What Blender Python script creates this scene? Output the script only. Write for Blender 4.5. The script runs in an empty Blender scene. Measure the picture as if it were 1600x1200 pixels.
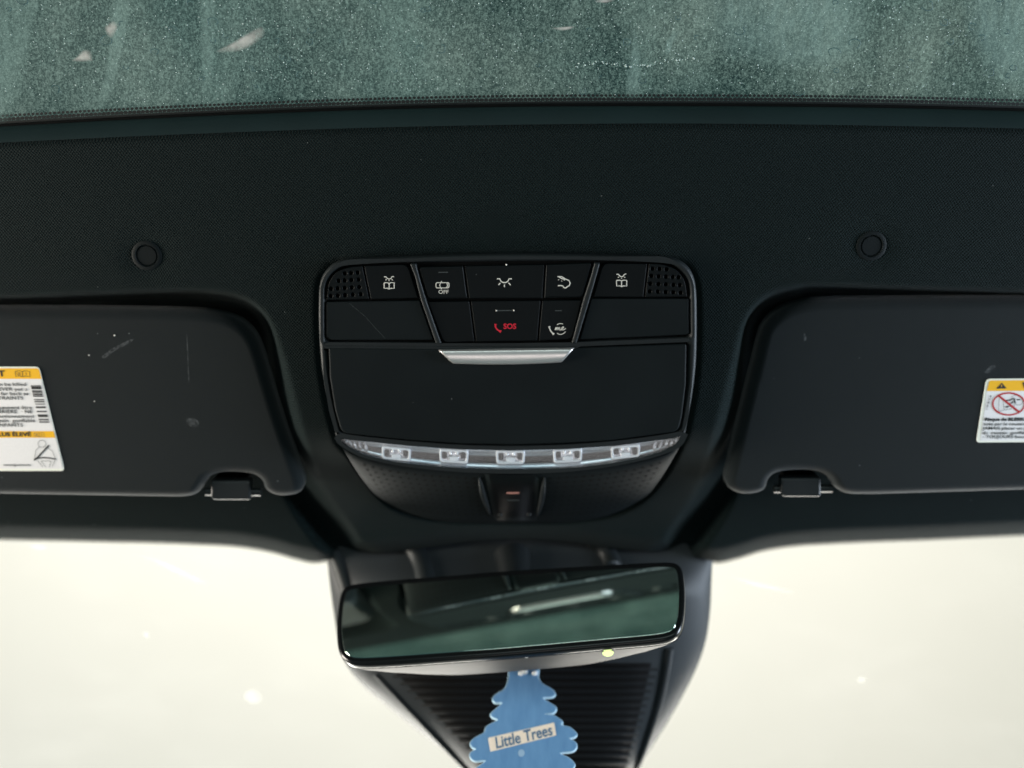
import bpy, bmesh, math, random
import numpy as np
from mathutils import Matrix, Vector
random.seed(4); np.random.seed(4)
R = math.radians
SC = bpy.context.scene
COL = SC.collection
# ------------------------------------------------------------------ camera
FPX = 1689.0                      # focal length in pixels of a 1600 px wide picture
ELEV, TILT, D0 = R(47), R(17), 0.60
MCAM = Matrix.Translation((0, 0, 1.05)) @ Matrix.Rotation(R(90) + ELEV, 4, 'X')
cam = bpy.data.cameras.new('camera'); cam.sensor_width = 36; cam.lens = 36 * FPX / 1600
cam.clip_start = 0.01; cam.clip_end = 100
cam.dof.use_dof = True; cam.dof.focus_distance = 0.568; cam.dof.aperture_fstop = 3.1
co = bpy.data.objects.new('camera', cam); COL.objects.link(co); co.matrix_world = MCAM
SC.camera = co
# ------------------------------------------------------------------ world and lamps
W = bpy.data.worlds.new('World'); SC.world = W; W.use_nodes = True
bg = W.node_tree.nodes['Background']
bg.inputs[0].default_value = (0.50, 0.95, 1.0, 1); bg.inputs[1].default_value = 0.10

def area(name, loc, target, sx, sy, power, col):
    l = bpy.data.lights.new(name, 'AREA'); l.shape = 'RECTANGLE'; l.size = sx; l.size_y = sy
    l.energy = power; l.color = col
    o = bpy.data.objects.new(name, l); COL.objects.link(o); o.location = loc
    d = Vector(target) - Vector(loc); o.rotation_euler = d.to_track_quat('-Z', 'Y').to_euler()
    return o
area('workshop_lamp', (-0.3, 0.6, 6.4), (-0.1, 4.5, 3.7), 8.0, 1.6, 420, (1.0, 0.955, 0.865))
area('front_fill_light', (0, 2.6, 1.25), (0, 0.45, 1.4), 3.4, 0.7, 175, (1.0, 0.97, 0.90))  # added unseen lamp, stands in for windscreen light on the visor rims
area('side_window_light_driver', (-1.15, 0.42, 1.29), (0, 0.44, 1.42), 0.8, 0.30, 34, (1.0, 0.93, 0.82))
area('side_window_light_passenger', (1.15, 0.42, 1.29), (0, 0.44, 1.42), 0.8, 0.30, 29, (0.76, 0.87, 1.0))
area('rear_fill_light', (0.0, -1.5, 1.0), (0, 0.4, 1.45), 1.5, 0.5, 8, (0.82, 1.0, 0.97))  # added fill behind the camera for the chrome and the hanging tree
area('cabin_fill_light', (0.0, 0.18, 0.35), (0, 0.35, 1.4), 0.55, 0.35, 1.15, (1.0, 0.93, 0.90))  # added unseen lamp below the camera, gives chrome and lens something to reflect
area('roof_light', (0.2, -0.1, 3.6), (0, 0.1, 1.6), 1.6, 1.6, 16.5, (0.82, 1.0, 0.98))
SC.view_settings.view_transform = 'Standard'; SC.view_settings.look = 'None'
SC.view_settings.exposure = 0; SC.view_settings.gamma = 1
SC.cycles.use_denoising = True
SC.cycles.max_bounces = 10; SC.cycles.transparent_max_bounces = 16
SC.cycles.sample_clamp_indirect = 6

# ------------------------------------------------------------------ measuring
cT, sT = math.cos(TILT), math.sin(TILT)
MP_CAM = Matrix(((1, 0, 0, 0), (0, cT, -sT, 0), (0, sT, cT, -D0), (0, 0, 0, 1)))
MP = MCAM @ MP_CAM                 # frame of the roof lining: x across, y rearward, z down into the cabin
def S(u, v, z=0.0):
    """point of the lining's frame at height z seen at (u, v)"""
    a = (np.asarray(u, float) - 800) / FPX; b = -(np.asarray(v, float) - 600) / FPX
    # n.(t*(a,b,-1) - (0,0,-D0)) = z with n = (0,-s,c)
    t = (D0 * cT - z) / (cT + sT * b)
    X = t * a; Yc = t * b; Zc = -t + D0
    return np.stack([X, Yc * cT + Zc * sT, -Yc * sT + Zc * cT], -1)
def S2(pts, z):
    p = np.asarray(pts, float); return S(p[:, 0], p[:, 1], z)
PX = D0 / FPX                      # metres per pixel near the middle
def smooth(a, b, x):
    t = np.clip((np.asarray(x, float) - a) / (b - a), 0, 1); return t * t * (3 - 2 * t)
def interp(curve, x):
    """smooth (monotone-ish cubic) curve through the given points"""
    c = np.asarray(curve, float); xs, ys = c[:, 0], c[:, 1]
    d = np.gradient(ys, xs); x = np.asarray(x, float)
    i = np.clip(np.searchsorted(xs, x) - 1, 0, len(xs) - 2)
    h = xs[i + 1] - xs[i]; t = np.clip((x - xs[i]) / h, 0, 1)
    return ((2*t**3 - 3*t**2 + 1) * ys[i] + (t**3 - 2*t**2 + t) * h * d[i] + (-2*t**3 + 3*t**2) * ys[i+1] + (t**3 - t**2) * h * d[i+1])
def rounded(pts, r, n=5):
    """polygon with rounded corners; r a number or one per corner"""
    p = [np.array(q, float) for q in pts]; m = len(p); out = []
    for i in range(m):
        ri = r[i] if hasattr(r, '__len__') else r
        a, b, c = p[i-1], p[i], p[(i+1) % m]
        if ri <= 0: out.append(b); continue
        da, dc = a - b, c - b; la, lc = np.linalg.norm(da), np.linalg.norm(dc)
        k = min(ri, la * .45, lc * .45)
        A, C = b + da / la * k, b + dc / lc * k
        for j in range(n + 1):
            t = j / n; out.append((1-t)**2 * A + 2*t*(1-t) * b + t*t * C)
    return np.array(out)
def catmull(pts, n=5, closed=True):
    p = np.array(pts, float); m = len(p); out = []
    rng = range(m) if closed else range(m - 1)
    for i in rng:
        if closed: a, b, c, d = p[i-1], p[i], p[(i+1) % m], p[(i+2) % m]
        else: a, b, c, d = p[max(i-1, 0)], p[i], p[i+1], p[min(i+2, m-1)]
        for j in range(n):
            t = j / n
            out.append(.5 * (2*b + (c-a)*t + (2*a - 5*b + 4*c - d)*t*t + (3*b - a - 3*c + d)*t**3))
    if not closed: out.append(p[-1])
    return np.array(out)
def inset(poly, d):
    p = np.array(poly, float); a = np.roll(p, 1, 0); c = np.roll(p, -1, 0)
    t = c - a; t /= np.linalg.norm(t, axis=1)[:, None] + 1e-12
    nrm = np.stack([-t[:, 1], t[:, 0]], 1)
    area2 = np.sum(p[:, 0] * c[:, 1] - c[:, 0] * p[:, 1])
    return p + nrm * d * (1 if area2 > 0 else -1)
def sdist(poly, x, y):
    """signed distance (positive inside) of points to a polygon"""
    poly = np.asarray(poly, float); d2 = np.full(x.shape, 1e18); ins = np.zeros(x.shape, bool)
    for i in range(len(poly)):
        a, b = poly[i-1], poly[i]; e = b - a
        t = np.clip(((x - a[0]) * e[0] + (y - a[1]) * e[1]) / (e @ e + 1e-12), 0, 1)
        d2 = np.minimum(d2, (x - a[0] - t*e[0])**2 + (y - a[1] - t*e[1])**2)
        cr = ((a[1] > y) != (b[1] > y)); den = (b[1] - a[1]) if b[1] != a[1] else 1e-12
        ins ^= cr & (x < (b[0] - a[0]) * (y - a[1]) / den + a[0])
    d = np.sqrt(d2); return np.where(ins, d, -d)

# ------------------------------------------------------------------ materials
class NT:
    def __init__(s, name):
        s.m = bpy.data.materials.new(name); s.m.use_nodes = True
        s.t = s.m.node_tree; s.t.nodes.clear()
        s.out = s.t.nodes.new('ShaderNodeOutputMaterial')
    def n(s, typ, **kw):
        nd = s.t.nodes.new(typ)
        for k, v in kw.items(): setattr(nd, k, v)
        return nd
    def put(s, sock, v):
        if isinstance(v, bpy.types.NodeSocket): s.t.links.new(v, sock)
        elif v is not None:
            if hasattr(v, '__len__') and len(v) == 3 and sock.type == 'RGBA': v = (*v, 1)
            sock.default_value = v
    def math(s, op, a, b=None, c=None, clamp=False):
        nd = s.n('ShaderNodeMath', operation=op, use_clamp=clamp)
        for i, q in enumerate((a, b, c)): s.put(nd.inputs[i], q)
        return nd.outputs[0]
    def mix(s, f, a, b):
        nd = s.n('ShaderNodeMix', data_type='RGBA')
        s.put(nd.inputs['Factor'], f); s.put(nd.inputs[6], a); s.put(nd.inputs[7], b); return nd.outputs[2]
    def ramp(s, v, lo, hi, a=0., b=1.):
        nd = s.n('ShaderNodeMapRange', clamp=True)
        for i, q in enumerate((v, lo, hi, a, b)): s.put(nd.inputs[i], q)
        return nd.outputs[0]
    def coord(s, which='Object'): return s.n('ShaderNodeTexCoord').outputs[which]
    def xyz(s, c):
        nd = s.n('ShaderNodeSeparateXYZ'); s.put(nd.inputs[0], c); return nd.outputs
    def mapping(s, c, scale=(1, 1, 1), rot=(0, 0, 0), loc=(0, 0, 0)):
        nd = s.n('ShaderNodeMapping'); s.put(nd.inputs[0], c)
        nd.inputs['Scale'].default_value = scale; nd.inputs['Rotation'].default_value = rot; nd.inputs['Location'].default_value = loc
        return nd.outputs[0]
    def noise(s, c, scale, detail=3, rough=.55):
        nd = s.n('ShaderNodeTexNoise'); s.put(nd.inputs['Vector'], c)
        nd.inputs['Scale'].default_value = scale; nd.inputs['Detail'].default_value = detail; nd.inputs['Roughness'].default_value = rough
        return nd.outputs[0]
    def voro(s, c, scale, feature='F1'):
        nd = s.n('ShaderNodeTexVoronoi', feature=feature); s.put(nd.inputs['Vector'], c); nd.inputs['Scale'].default_value = scale
        return nd.outputs
    def specks(s, c, scale, r, thr):
        """round specks: cells whose random value passes thr show a dot of radius r (in cell units)"""
        o = s.voro(c, scale); rnd = s.xyz(o['Color'])[0]
        return s.math('MULTIPLY', s.math('LESS_THAN', o['Distance'], r), s.math('GREATER_THAN', rnd, thr))
    def bump(s, h, strength=.3, dist=.0005):
        nd = s.n('ShaderNodeBump'); s.put(nd.inputs['Height'], h)
        nd.inputs['Strength'].default_value = strength; nd.inputs['Distance'].default_value = dist
        return nd.outputs[0]
    def bsdf(s, color, rough=.5, metal=0., normal=None, **kw):
        b = s.n('ShaderNodeBsdfPrincipled')
        s.put(b.inputs['Base Color'], color); s.put(b.inputs['Roughness'], rough); s.put(b.inputs['Metallic'], metal)
        if normal is not None: s.put(b.inputs['Normal'], normal)
        for k, v in kw.items(): s.put(b.inputs[k.replace('_', ' ')], v)
        return b.outputs[0]
    def done(s, surf): s.put(s.out.inputs['Surface'], surf); return s.m
    def mixs(s, f, a, b):
        nd = s.n('ShaderNodeMixShader'); s.put(nd.inputs[0], f); s.put(nd.inputs[1], a); s.put(nd.inputs[2], b); return nd.outputs[0]

def m_plastic(name, col, rough=.5, grain=.25, gscale=2600, spec=.5, dust=0.0):
    t = NT(name); c = t.coord()
    g = t.noise(c, gscale, 2); big = t.noise(c, 22, 4)
    col2 = t.mix(t.ramp(big, .3, .7), [x * .86 for x in col], [x * 1.14 for x in col])
    if dust:
        col2 = t.mix(t.math('MULTIPLY', t.specks(c, 420, .10, .994), dust), col2, (.45, .46, .45))
    r = t.math('ADD', t.math('MULTIPLY', t.math('SUBTRACT', big, .5), .14), rough)
    return t.done(t.bsdf(col2, r, 0, t.bump(g, grain, .0002), Specular_IOR_Level=spec))
def m_flat(name, col, rough=.6, spec=.3):
    t = NT(name); c = t.coord(); k = t.noise(c, 900, 2)
    return t.done(t.bsdf(t.mix(t.ramp(k, .3, .7), [x * .97 for x in col], [min(1, x * 1.03) for x in col]), rough, 0, Specular_IOR_Level=spec))
def m_fabric(name, col, pitch, contrast, strength, lint, sheen=.02):
    t = NT(name); c = t.coord()
    w = t.n('ShaderNodeVectorMath', operation='ADD')
    nz = t.n('ShaderNodeTexNoise'); t.put(nz.inputs['Vector'], c); nz.inputs['Scale'].default_value = 30
    sc = t.n('ShaderNodeVectorMath', operation='SCALE'); t.put(sc.inputs[0], nz.outputs['Color']); sc.inputs['Scale'].default_value = .006
    t.put(w.inputs[0], c); t.put(w.inputs[1], sc.outputs[0])
    x, y, z = t.xyz(w.outputs[0])
    K = 2 * math.pi / pitch
    a = t.math('SINE', t.math('MULTIPLY', x, K)); yy = t.math('ADD', y, t.math('MULTIPLY', z, .6))
    b = t.math('SINE', t.math('MULTIPLY', yy, K * .88))
    h = t.math('ADD', t.math('MULTIPLY', t.math('MULTIPLY', a, b), .5), .5)
    fine = t.noise(c, 5200, 2); big = t.noise(c, 9, 4)
    hh = t.math('ADD', h, t.math('MULTIPLY', t.math('SUBTRACT', fine, .5), .8))
    lo = [q * (1 - contrast) for q in col]; hi = [q * (1 + contrast) for q in col]
    base = t.mix(t.ramp(hh, .05, .95), lo, hi)
    base = t.mix(t.ramp(big, .25, .75, .0, .22), base, [q * .55 for q in col])
    sp = t.math('MULTIPLY', t.specks(c, 170, .055, .93), lint)
    base = t.mix(sp, base, (.3, .33, .33))
    return t.done(t.bsdf(base, .85, 0, t.bump(hh, strength, .0006), Specular_IOR_Level=.07, Sheen_Weight=sheen, Sheen_Roughness=.5))

M = {}
M['fabric'] = m_fabric('knitted_lining', (.0031, .0081, .0083), .00165, .75, 1.0, .35)
M['visor'] = m_fabric('visor_cloth', (.0070, .0099, .0110), .0010, .22, .35, .4, .13)
M['trim'] = m_plastic('sunroof_trim_rubber', (.0065, .017, .018), .6, .3, 1800, .2)
M['housing'] = m_plastic('console_housing_plastic', (.0095, .0120, .0130), .48, .35, spec=.2, dust=.4)
M['button'] = m_plastic('button_plastic', (.0030, .0042, .0048), .45, .2, spec=.09, dust=.5)
M['panel'] = m_plastic('soft_touch_panel', (.0050, .0072, .0080), .6, .35, spec=.10, dust=.4)
M['void'] = m_flat('deep_black', (.003, .003, .003), .8, .1)
M['gloss'] = m_plastic('gloss_black', (.006, .007, .008), .12, .0)
M['satin'] = m_plastic('satin_black', (.009, .011, .012), .35, .1, spec=.4)
M['window'] = m_plastic('dark_window', (.003, .003, .0035), .3, .0, spec=.25)
M['nose'] = m_plastic('nose_plastic', (.0066, .0086, .0094), .6, .35, spec=.06)
M['rim'] = m_plastic('rim_black', (.004, .0045, .005), .22, .0, spec=.3)
M['slat'] = m_plastic('slat_black', (.0055, .0062, .0068), .6, .1, spec=.1)
M['cover'] = m_plastic('cover_black', (.018, .021, .0235), .55, .3, spec=.25)
M['print'] = m_flat('warm_white_print', (.62, .58, .52), .6)
M['print_dim'] = m_flat('dim_print', (.035, .04, .04), .6)
M['red'] = m_flat('red_print', (.55, .012, .03), .6)
M['paper'] = m_flat('sticker_white', (.74, .71, .71), .5)
M['paper_edge'] = m_flat('sticker_border', (.80, .79, .70), .5)
M['yellow'] = m_flat('sticker_yellow', (.80, .42, .015), .5)
M['ink'] = m_flat('sticker_ink', (.02, .02, .02), .6)
M['ink_soft'] = m_flat('sticker_grey_ink', (.10, .10, .10), .6)
M['ink_red'] = m_flat('sticker_red', (.42, .01, .015), .5)
def chrome():
    t = NT('satin_chrome'); c = t.coord()
    g = t.noise(t.mapping(c, (30, 900, 900)), 4, 3)
    return t.done(t.bsdf((.80, .75, .73), t.ramp(g, .2, .8, .30, .42), .85, t.bump(g, .05, .0001)))
M['chrome'] = chrome()
def reflector():
    t = NT('lamp_reflector'); c = t.coord()
    g = t.noise(t.mapping(c, (14, 420, 30)), 1, 3)
    return t.done(t.bsdf(t.mix(t.ramp(g, .35, .65), (.36, .43, .48), (.92, .90, .91)), t.ramp(g, .3, .7, .12, .22), .6))
M['reflector'] = reflector()
def clear(name, tint, refl, rough=.03, bumpy=0):
    t = NT(name); c = t.coord()
    tr = t.n('ShaderNodeBsdfTransparent'); tr.inputs[0].default_value = (*tint, 1)
    gl = t.n('ShaderNodeBsdfGlossy'); gl.inputs['Roughness'].default_value = rough
    if bumpy: t.put(gl.inputs['Normal'], t.bump(t.noise(c, bumpy, 3), .25, .0015))
    fr = t.n('ShaderNodeLayerWeight'); fr.inputs[0].default_value = .25
    f = t.math('ADD', t.math('MULTIPLY', fr.outputs['Fresnel'], .2), refl, clamp=True)
    return t.done(t.mixs(f, tr.outputs[0], gl.outputs[0]))
M['lens'] = clear('clear_lens', (.93, .95, .97), .04, .05)
def cellmat():
    t = NT('lamp_cell'); c = t.coord(); g = t.noise(t.mapping(c, (1, 2, 1)), 300, 3)
    return t.done(t.bsdf(t.mix(t.ramp(g, .35, .65), (.16, .16, .17), (.80, .77, .78)), .12, .6, t.bump(g, .25, .001)))
M['cell'] = cellmat()
def ledmat():
    t = NT('clear_led_body'); c = t.coord()
    g = t.noise(c, 160, 2)
    return t.done(t.bsdf(t.mix(g, (.75, .72, .72), (.97, .95, .95)), .10, .05, t.bump(g, .15, .001)))
M['led'] = ledmat()

# ------------------------------------------------------------------ mesh helpers
def mesh_obj(name, me, mat, parent=None, mats=None):
    o = bpy.data.objects.new(name, me); COL.objects.link(o)
    if mats:
        for m in mats: me.materials.append(m)
    elif mat is not None and len(me.materials) == 0: me.materials.append(mat)
    if parent is not None:
        o.parent = parent
    return o
def tag(o, label, cat, group=None):
    o['label'] = label; o['category'] = cat
    if group: o['group'] = group
    return o
def thing(name, label, cat, mat4, group=None):
    o = bpy.data.objects.new(name, None); COL.objects.link(o); o.empty_display_size = .02
    o.matrix_world = mat4; tag(o, label, cat, group); return o
def panel_thing(name, label, cat, c, group=None):
    """a thing whose Empty stands at lining point c; its parts are written in the lining's frame"""
    c = Vector([float(q) for q in c])
    o = thing(name, label, cat, MP @ Matrix.Translation(c), group); o['_'] = 0; del o['_']
    OFF[o.name] = -c; return o
OFF = {}
def attach(o, root):
    o.parent = root
    if root.name in OFF: o.location = OFF[root.name]
    return o
def finish(me, angle=35, flat_top=False):
    me.polygons.foreach_set('use_smooth', [True] * len(me.polygons))
    if flat_top:
        bm = bmesh.new(); bm.from_mesh(me)
        for e in bm.edges:
            if len(e.link_faces) == 2:
                a, b = e.link_faces; fa, fb = abs(a.normal.z) > .9995, abs(b.normal.z) > .9995
                e.smooth = not (fa != fb) and e.calc_face_angle(0) < R(angle)
        bm.to_mesh(me); bm.free()
    else: me.set_sharp_from_angle(angle=R(angle))
    return me
def slab_mesh(loops, z0, z1, bev=.0004, res=3):
    """flat plate with rounded rim from 2D loops (first the outline, then holes)"""
    cu = bpy.data.curves.new('tmp', 'CURVE'); cu.dimensions = '2D'; cu.fill_mode = 'BOTH'
    for lp in loops:
        sp = cu.splines.new('POLY'); sp.points.add(len(lp) - 1); sp.use_cyclic_u = True
        for i, p in enumerate(lp): sp.points[i].co = (p[0], p[1], 0, 1)
    h = (z1 - z0) / 2; bev = min(bev, h * .95)
    cu.bevel_depth = bev; cu.bevel_resolution = res; cu.extrude = h - bev; cu.offset = -bev
    ob = bpy.data.objects.new('tmp', cu); me = bpy.data.meshes.new_from_object(ob)
    bpy.data.objects.remove(ob); bpy.data.curves.remove(cu)
    me.transform(Matrix.Translation((0, 0, (z0 + z1) / 2)))
    bm = bmesh.new(); bm.from_mesh(me)
    bmesh.ops.remove_doubles(bm, verts=bm.verts, dist=1e-6)
    bmesh.ops.recalc_face_normals(bm, faces=bm.faces)
    bm.to_mesh(me); bm.free()
    return finish(me, 50, True)
def pslab(name, root, polys, z0, z1, mat, bev=.0004, res=3):
    """plate on the lining from pixel outlines"""
    loops = [S2(p, z1)[:, :2] for p in polys]
    return attach(mesh_obj(name, slab_mesh(loops, z0, z1, bev, res), mat), root)
def grid_mesh(P, closed_u=False):
    P = np.asarray(P, float); nr, nc = P.shape[:2]
    idx = np.arange(nr * nc).reshape(nr, nc)
    if closed_u: idx = np.concatenate([idx, idx[:, :1]], 1)
    f = np.stack([idx[:-1, :-1], idx[:-1, 1:], idx[1:, 1:], idx[1:, :-1]], -1).reshape(-1, 4)
    me = bpy.data.meshes.new('m'); me.from_pydata(P.reshape(-1, 3).tolist(), [], f.tolist())
    me.polygons.foreach_set('use_smooth', [True] * len(me.polygons)); me.update()
    return me
def set_uv(me, uv):
    """uv: one pair per vertex"""
    l = me.uv_layers.new(name='UVMap'); vi = np.zeros(len(me.loops), int); me.loops.foreach_get('vertex_index', vi)
    l.data.foreach_set('uv', np.asarray(uv, float).reshape(-1, 2)[vi].ravel())
def tube_mesh(paths, r, seg=6, caps=True, flat=None):
    """tubes along 3D polylines, joined; flat = (axis z0, factor) squashes them onto a plane"""
    V, F = [], []
    for pa in paths:
        p = [Vector(q) for q in pa]; n = len(p); base = len(V)
        for i in range(n):
            d = (p[min(i+1, n-1)] - p[max(i-1, 0)]).normalized()
            up = Vector((0, 0, 1)) if abs(d.z) < .9 else Vector((1, 0, 0))
            s = d.cross(up).normalized(); q = s.cross(d)
            rr = r[i] if hasattr(r, '__len__') else r
            for k in range(seg):
                a = 2 * math.pi * k / seg
                w = s * math.cos(a) * rr + q * math.sin(a) * rr
                V.append(p[i] + w)
        for i in range(n - 1):
            for k in range(seg):
                F.append((base + i*seg + k, base + i*seg + (k+1) % seg, base + (i+1)*seg + (k+1) % seg, base + (i+1)*seg + k))
        if caps:
            F.append(tuple(base + k for k in range(seg))[::-1]); F.append(tuple(base + (n-1)*seg + k for k in range(seg)))
    if flat:
        z0, k = flat; V = [Vector((v.x, v.y, z0 + (v.z - z0) * k)) for v in V]
    me = bpy.data.meshes.new('m'); me.from_pydata([tuple(v) for v in V], [], F)
    bm = bmesh.new(); bm.from_mesh(me); bmesh.ops.recalc_face_normals(bm, faces=bm.faces); bm.to_mesh(me); bm.free()
    return finish(me, 50)
def strokes(name, root, lines, w, z, mat):
    """printed symbol: strokes w pixels wide on the plane z"""
    return attach(mesh_obj(name, tube_mesh([S2(l, z).tolist() for l in lines], w * PX / 2, 6, True, (z, .12)), mat), root)
def arc(cx, cy, rx, ry, a0, a1, n=10):
    return [(cx + rx * math.cos(R(a0 + (a1 - a0) * i / n)), cy + ry * math.sin(R(a0 + (a1 - a0) * i / n))) for i in range(n + 1)]
def text_mesh(s, size, weight=0., sx=1., align='CENTER', shear=0., spacing=1.):
    cu = bpy.data.curves.new('t', 'FONT'); cu.body = s; cu.size = size; cu.align_x = align; cu.align_y = 'CENTER'
    cu.offset = weight; cu.shear = shear; cu.space_character = spacing; cu.extrude = .00003; cu.resolution_u = 3
    ob = bpy.data.objects.new('t', cu); me = bpy.data.meshes.new_from_object(ob)
    bpy.data.objects.remove(ob); bpy.data.curves.remove(cu)
    me.transform(Matrix.Diagonal((sx, 1, 1, 1)))
    return me
def ptext(name, root, s, u, v, h, z, mat, weight=0., sx=1., align='CENTER', rot=0., **kw):
    """lettering on the lining plane; h = text size in pixels"""
    p = S(u, v, z); me = text_mesh(s, h * PX, weight * PX, sx, align, **kw)
    me.transform(Matrix.Translation(p.tolist()) @ Matrix.Rotation(R(rot), 4, 'Z'))
    return attach(mesh_obj(name, me, mat), root)
def ball_mesh(c, r, sc=(1, 1, 1), seg=14, ring=8):
    bm = bmesh.new(); bmesh.ops.create_uvsphere(bm, u_segments=seg, v_segments=ring, radius=r)
    me = bpy.data.meshes.new('m'); bm.to_mesh(me); bm.free()
    me.transform(Matrix.Translation([float(q) for q in c]) @ Matrix.Diagonal((*sc, 1))); return finish(me, 80)
def lathe_mesh(prof, c, seg=40):
    a = np.linspace(0, 2 * math.pi, seg, endpoint=False)
    P = np.array([[(c[0] + r * math.cos(q), c[1] + r * math.sin(q), c[2] + z) for q in a] for r, z in prof])
    return finish(grid_mesh(P, True), 28)

# ================================================================== THE ROOF LINING
EDGE_GLASS = [(-700, 236), (-400, 213), (0, 189), (200, 178), (400, 169), (600, 162), (800, 158), (1000, 157), (1200, 157.5), (1400, 160), (1600, 165), (2000, 181), (2300, 197)]
EDGE_TOP = [(-700, 262), (-400, 243), (0, 223), (200, 213.5), (400, 205.5), (600, 199), (800, 195), (1000, 193), (1200, 194), (1400, 197), (1600, 201), (2000, 213), (2300, 226)]
EDGE_FRONT = [(-700, 826), (-300, 836), (0, 841), (150, 844), (300, 848), (380, 853), (430, 862), (465, 872), (490, 877), (515, 874), (560, 868), (620, 862), (670, 855), (720, 848), (800, 843), (880, 846), (940, 854), (1000, 861), (1060, 866), (1095, 872), (1118, 877), (1150, 871), (1190, 859), (1240, 851), (1300, 847), (1450, 841), (1600, 834), (1900, 824), (2300, 806)]
POCKET_L = catmull([(-900, 474), (-300, 470), (0, 464), (240, 455), (330, 456), (385, 468), (420, 500), (440, 560), (456, 630), (476, 700), (505, 770), (560, 850), (600, 940), (-900, 940)], 5)
POCKET_R = catmull([(2500, 460), (1900, 458), (1600, 455), (1300, 446), (1240, 450), (1195, 465), (1165, 500), (1150, 560), (1135, 630), (1115, 700), (1090, 770), (1040, 850), (1010, 940), (2500, 940)], 5)
HOUSE = catmull([(497, 468), (499, 443), (508, 424), (525, 411), (550, 406), (620, 402), (700, 399), (800, 397.5), (900, 398), (1000, 401), (1050, 405), (1072, 414), (1084, 431), (1089, 456), (1090, 500), (1089, 560), (1084, 610), (1076, 655), (1070, 683), (1060, 699), (1040, 710), (1010, 720), (950, 731), (880, 738), (800, 740), (720, 738), (650, 732), (600, 725), (565, 716), (540, 704), (527, 690), (517, 655), (507, 610), (500, 560), (497, 510)], 4)
DOME_OUT = catmull([(570, 650), (800, 655), (1030, 650), (1060, 690), (1062, 706), (1040, 745), (1005, 782), (960, 806), (880, 817), (800, 819), (700, 816), (640, 806), (600, 785), (565, 745), (540, 706), (542, 690)], 5)
PLUGS = [(230, 399), (1361, 384)]
def lining_z(u, v):
    dl, dr = sdist(POCKET_L, u, v), sdist(POCKET_R, u, v)
    wd = 13 + 26 * smooth(500, 640, v)
    z = -.038 * (smooth(-.25, 1, dl / wd) + smooth(-.25, 1, dr / wd))
    mid = 1 - smooth(0, 60, np.maximum(dl, dr))
    front = smooth(655, 835, v)
    z = z - front * (.040 * mid + .004 * (1 - mid))
    z = z - .007 * smooth(-2, 9, sdist(DOME_OUT, u, v))
    z = z - .0012 * (smooth(-7, 0, sdist(HOUSE, u, v)))
    for (a, b) in PLUGS:
        d = np.hypot(u - a, (v - b) * 1.12); z = z - .0016 * np.exp(-(d / 34) ** 2)
    e = interp(EDGE_FRONT, u) - v            # pixels to the windscreen edge
    z = z - .010 * np.clip(1 - e / 26, 0, 1.6) ** 2
    t = v - interp(EDGE_TOP, u)
    z = z - .0022 * np.clip(1 - t / 9, 0, 1.5) ** 2
    return z
us = np.concatenate([np.linspace(-700, 380, 130)[:-1], np.linspace(380, 1230, 220)[:-1], np.linspace(1230, 2300, 130)])
tv = np.concatenate([np.linspace(0, .03, 5)[:-1], np.linspace(.03, .34, 40)[:-1], np.linspace(.34, .96, 110)[:-1], np.linspace(.96, 1, 14)])
U = np.tile(us, (len(tv), 1)); top = interp(EDGE_TOP, us); bot = interp(EDGE_FRONT, us)
V = top + (bot - top) * tv[:, None]
P = S(U, V, lining_z(U, V))
last = P[-1].copy(); r1 = last.copy(); r1[:, 2] -= .004; r1[:, 1] += .001; r2 = r1.copy(); r2[:, 1] += .012; r2[:, 2] -= .002
first = P[0].copy(); f1 = first.copy(); f1[:, 2] -= .004
P = np.concatenate([f1[None], P, r1[None], r2[None]], 0)
hl = mesh_obj('headliner', grid_mesh(P), M['fabric']); hl.matrix_world = MP; hl['kind'] = 'structure'
hl['label'] = 'black knitted roof lining between sunroof and windscreen'

# ================================================================== SUNROOF
ZG = -.015
def roof_drop(s):                 # how the roof bends level going rearward (s metres)
    s = np.asarray(s, float); th = R(25) * smooth(.12, .75, s)
    return th
def roof_profile(n=60, length=1.5):
    s = np.linspace(0, length, n); th = roof_drop(s); ds = s[1] - s[0]
    y = np.concatenate([[0], np.cumsum(np.cos(th[:-1]) * ds)]); z = np.concatenate([[0], np.cumsum(np.sin(th[:-1]) * ds)])
    return s, y, z
sun = panel_thing('sunroof', 'dusty green tinted sunroof glass with dotted black border', 'sunroof', S(800, 80, ZG))
XS = .32                          # half width of the glass
ug = np.linspace(-700, 2300, 121)
edge_pts = S(ug, interp(EDGE_GLASS, ug) + 6, ZG)
keep = np.abs(edge_pts[:, 0]) <= XS
xs_g = np.concatenate([[-XS], edge_pts[keep][:, 0], [XS]])
ys_g = np.interp(xs_g, edge_pts[:, 0], edge_pts[:, 1])
s, py, pz = roof_profile()
P = np.array([[(x, y0 + yy, ZG + zz) for x, y0 in zip(xs_g, ys_g)] for yy, zz in zip(py, pz)])
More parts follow.
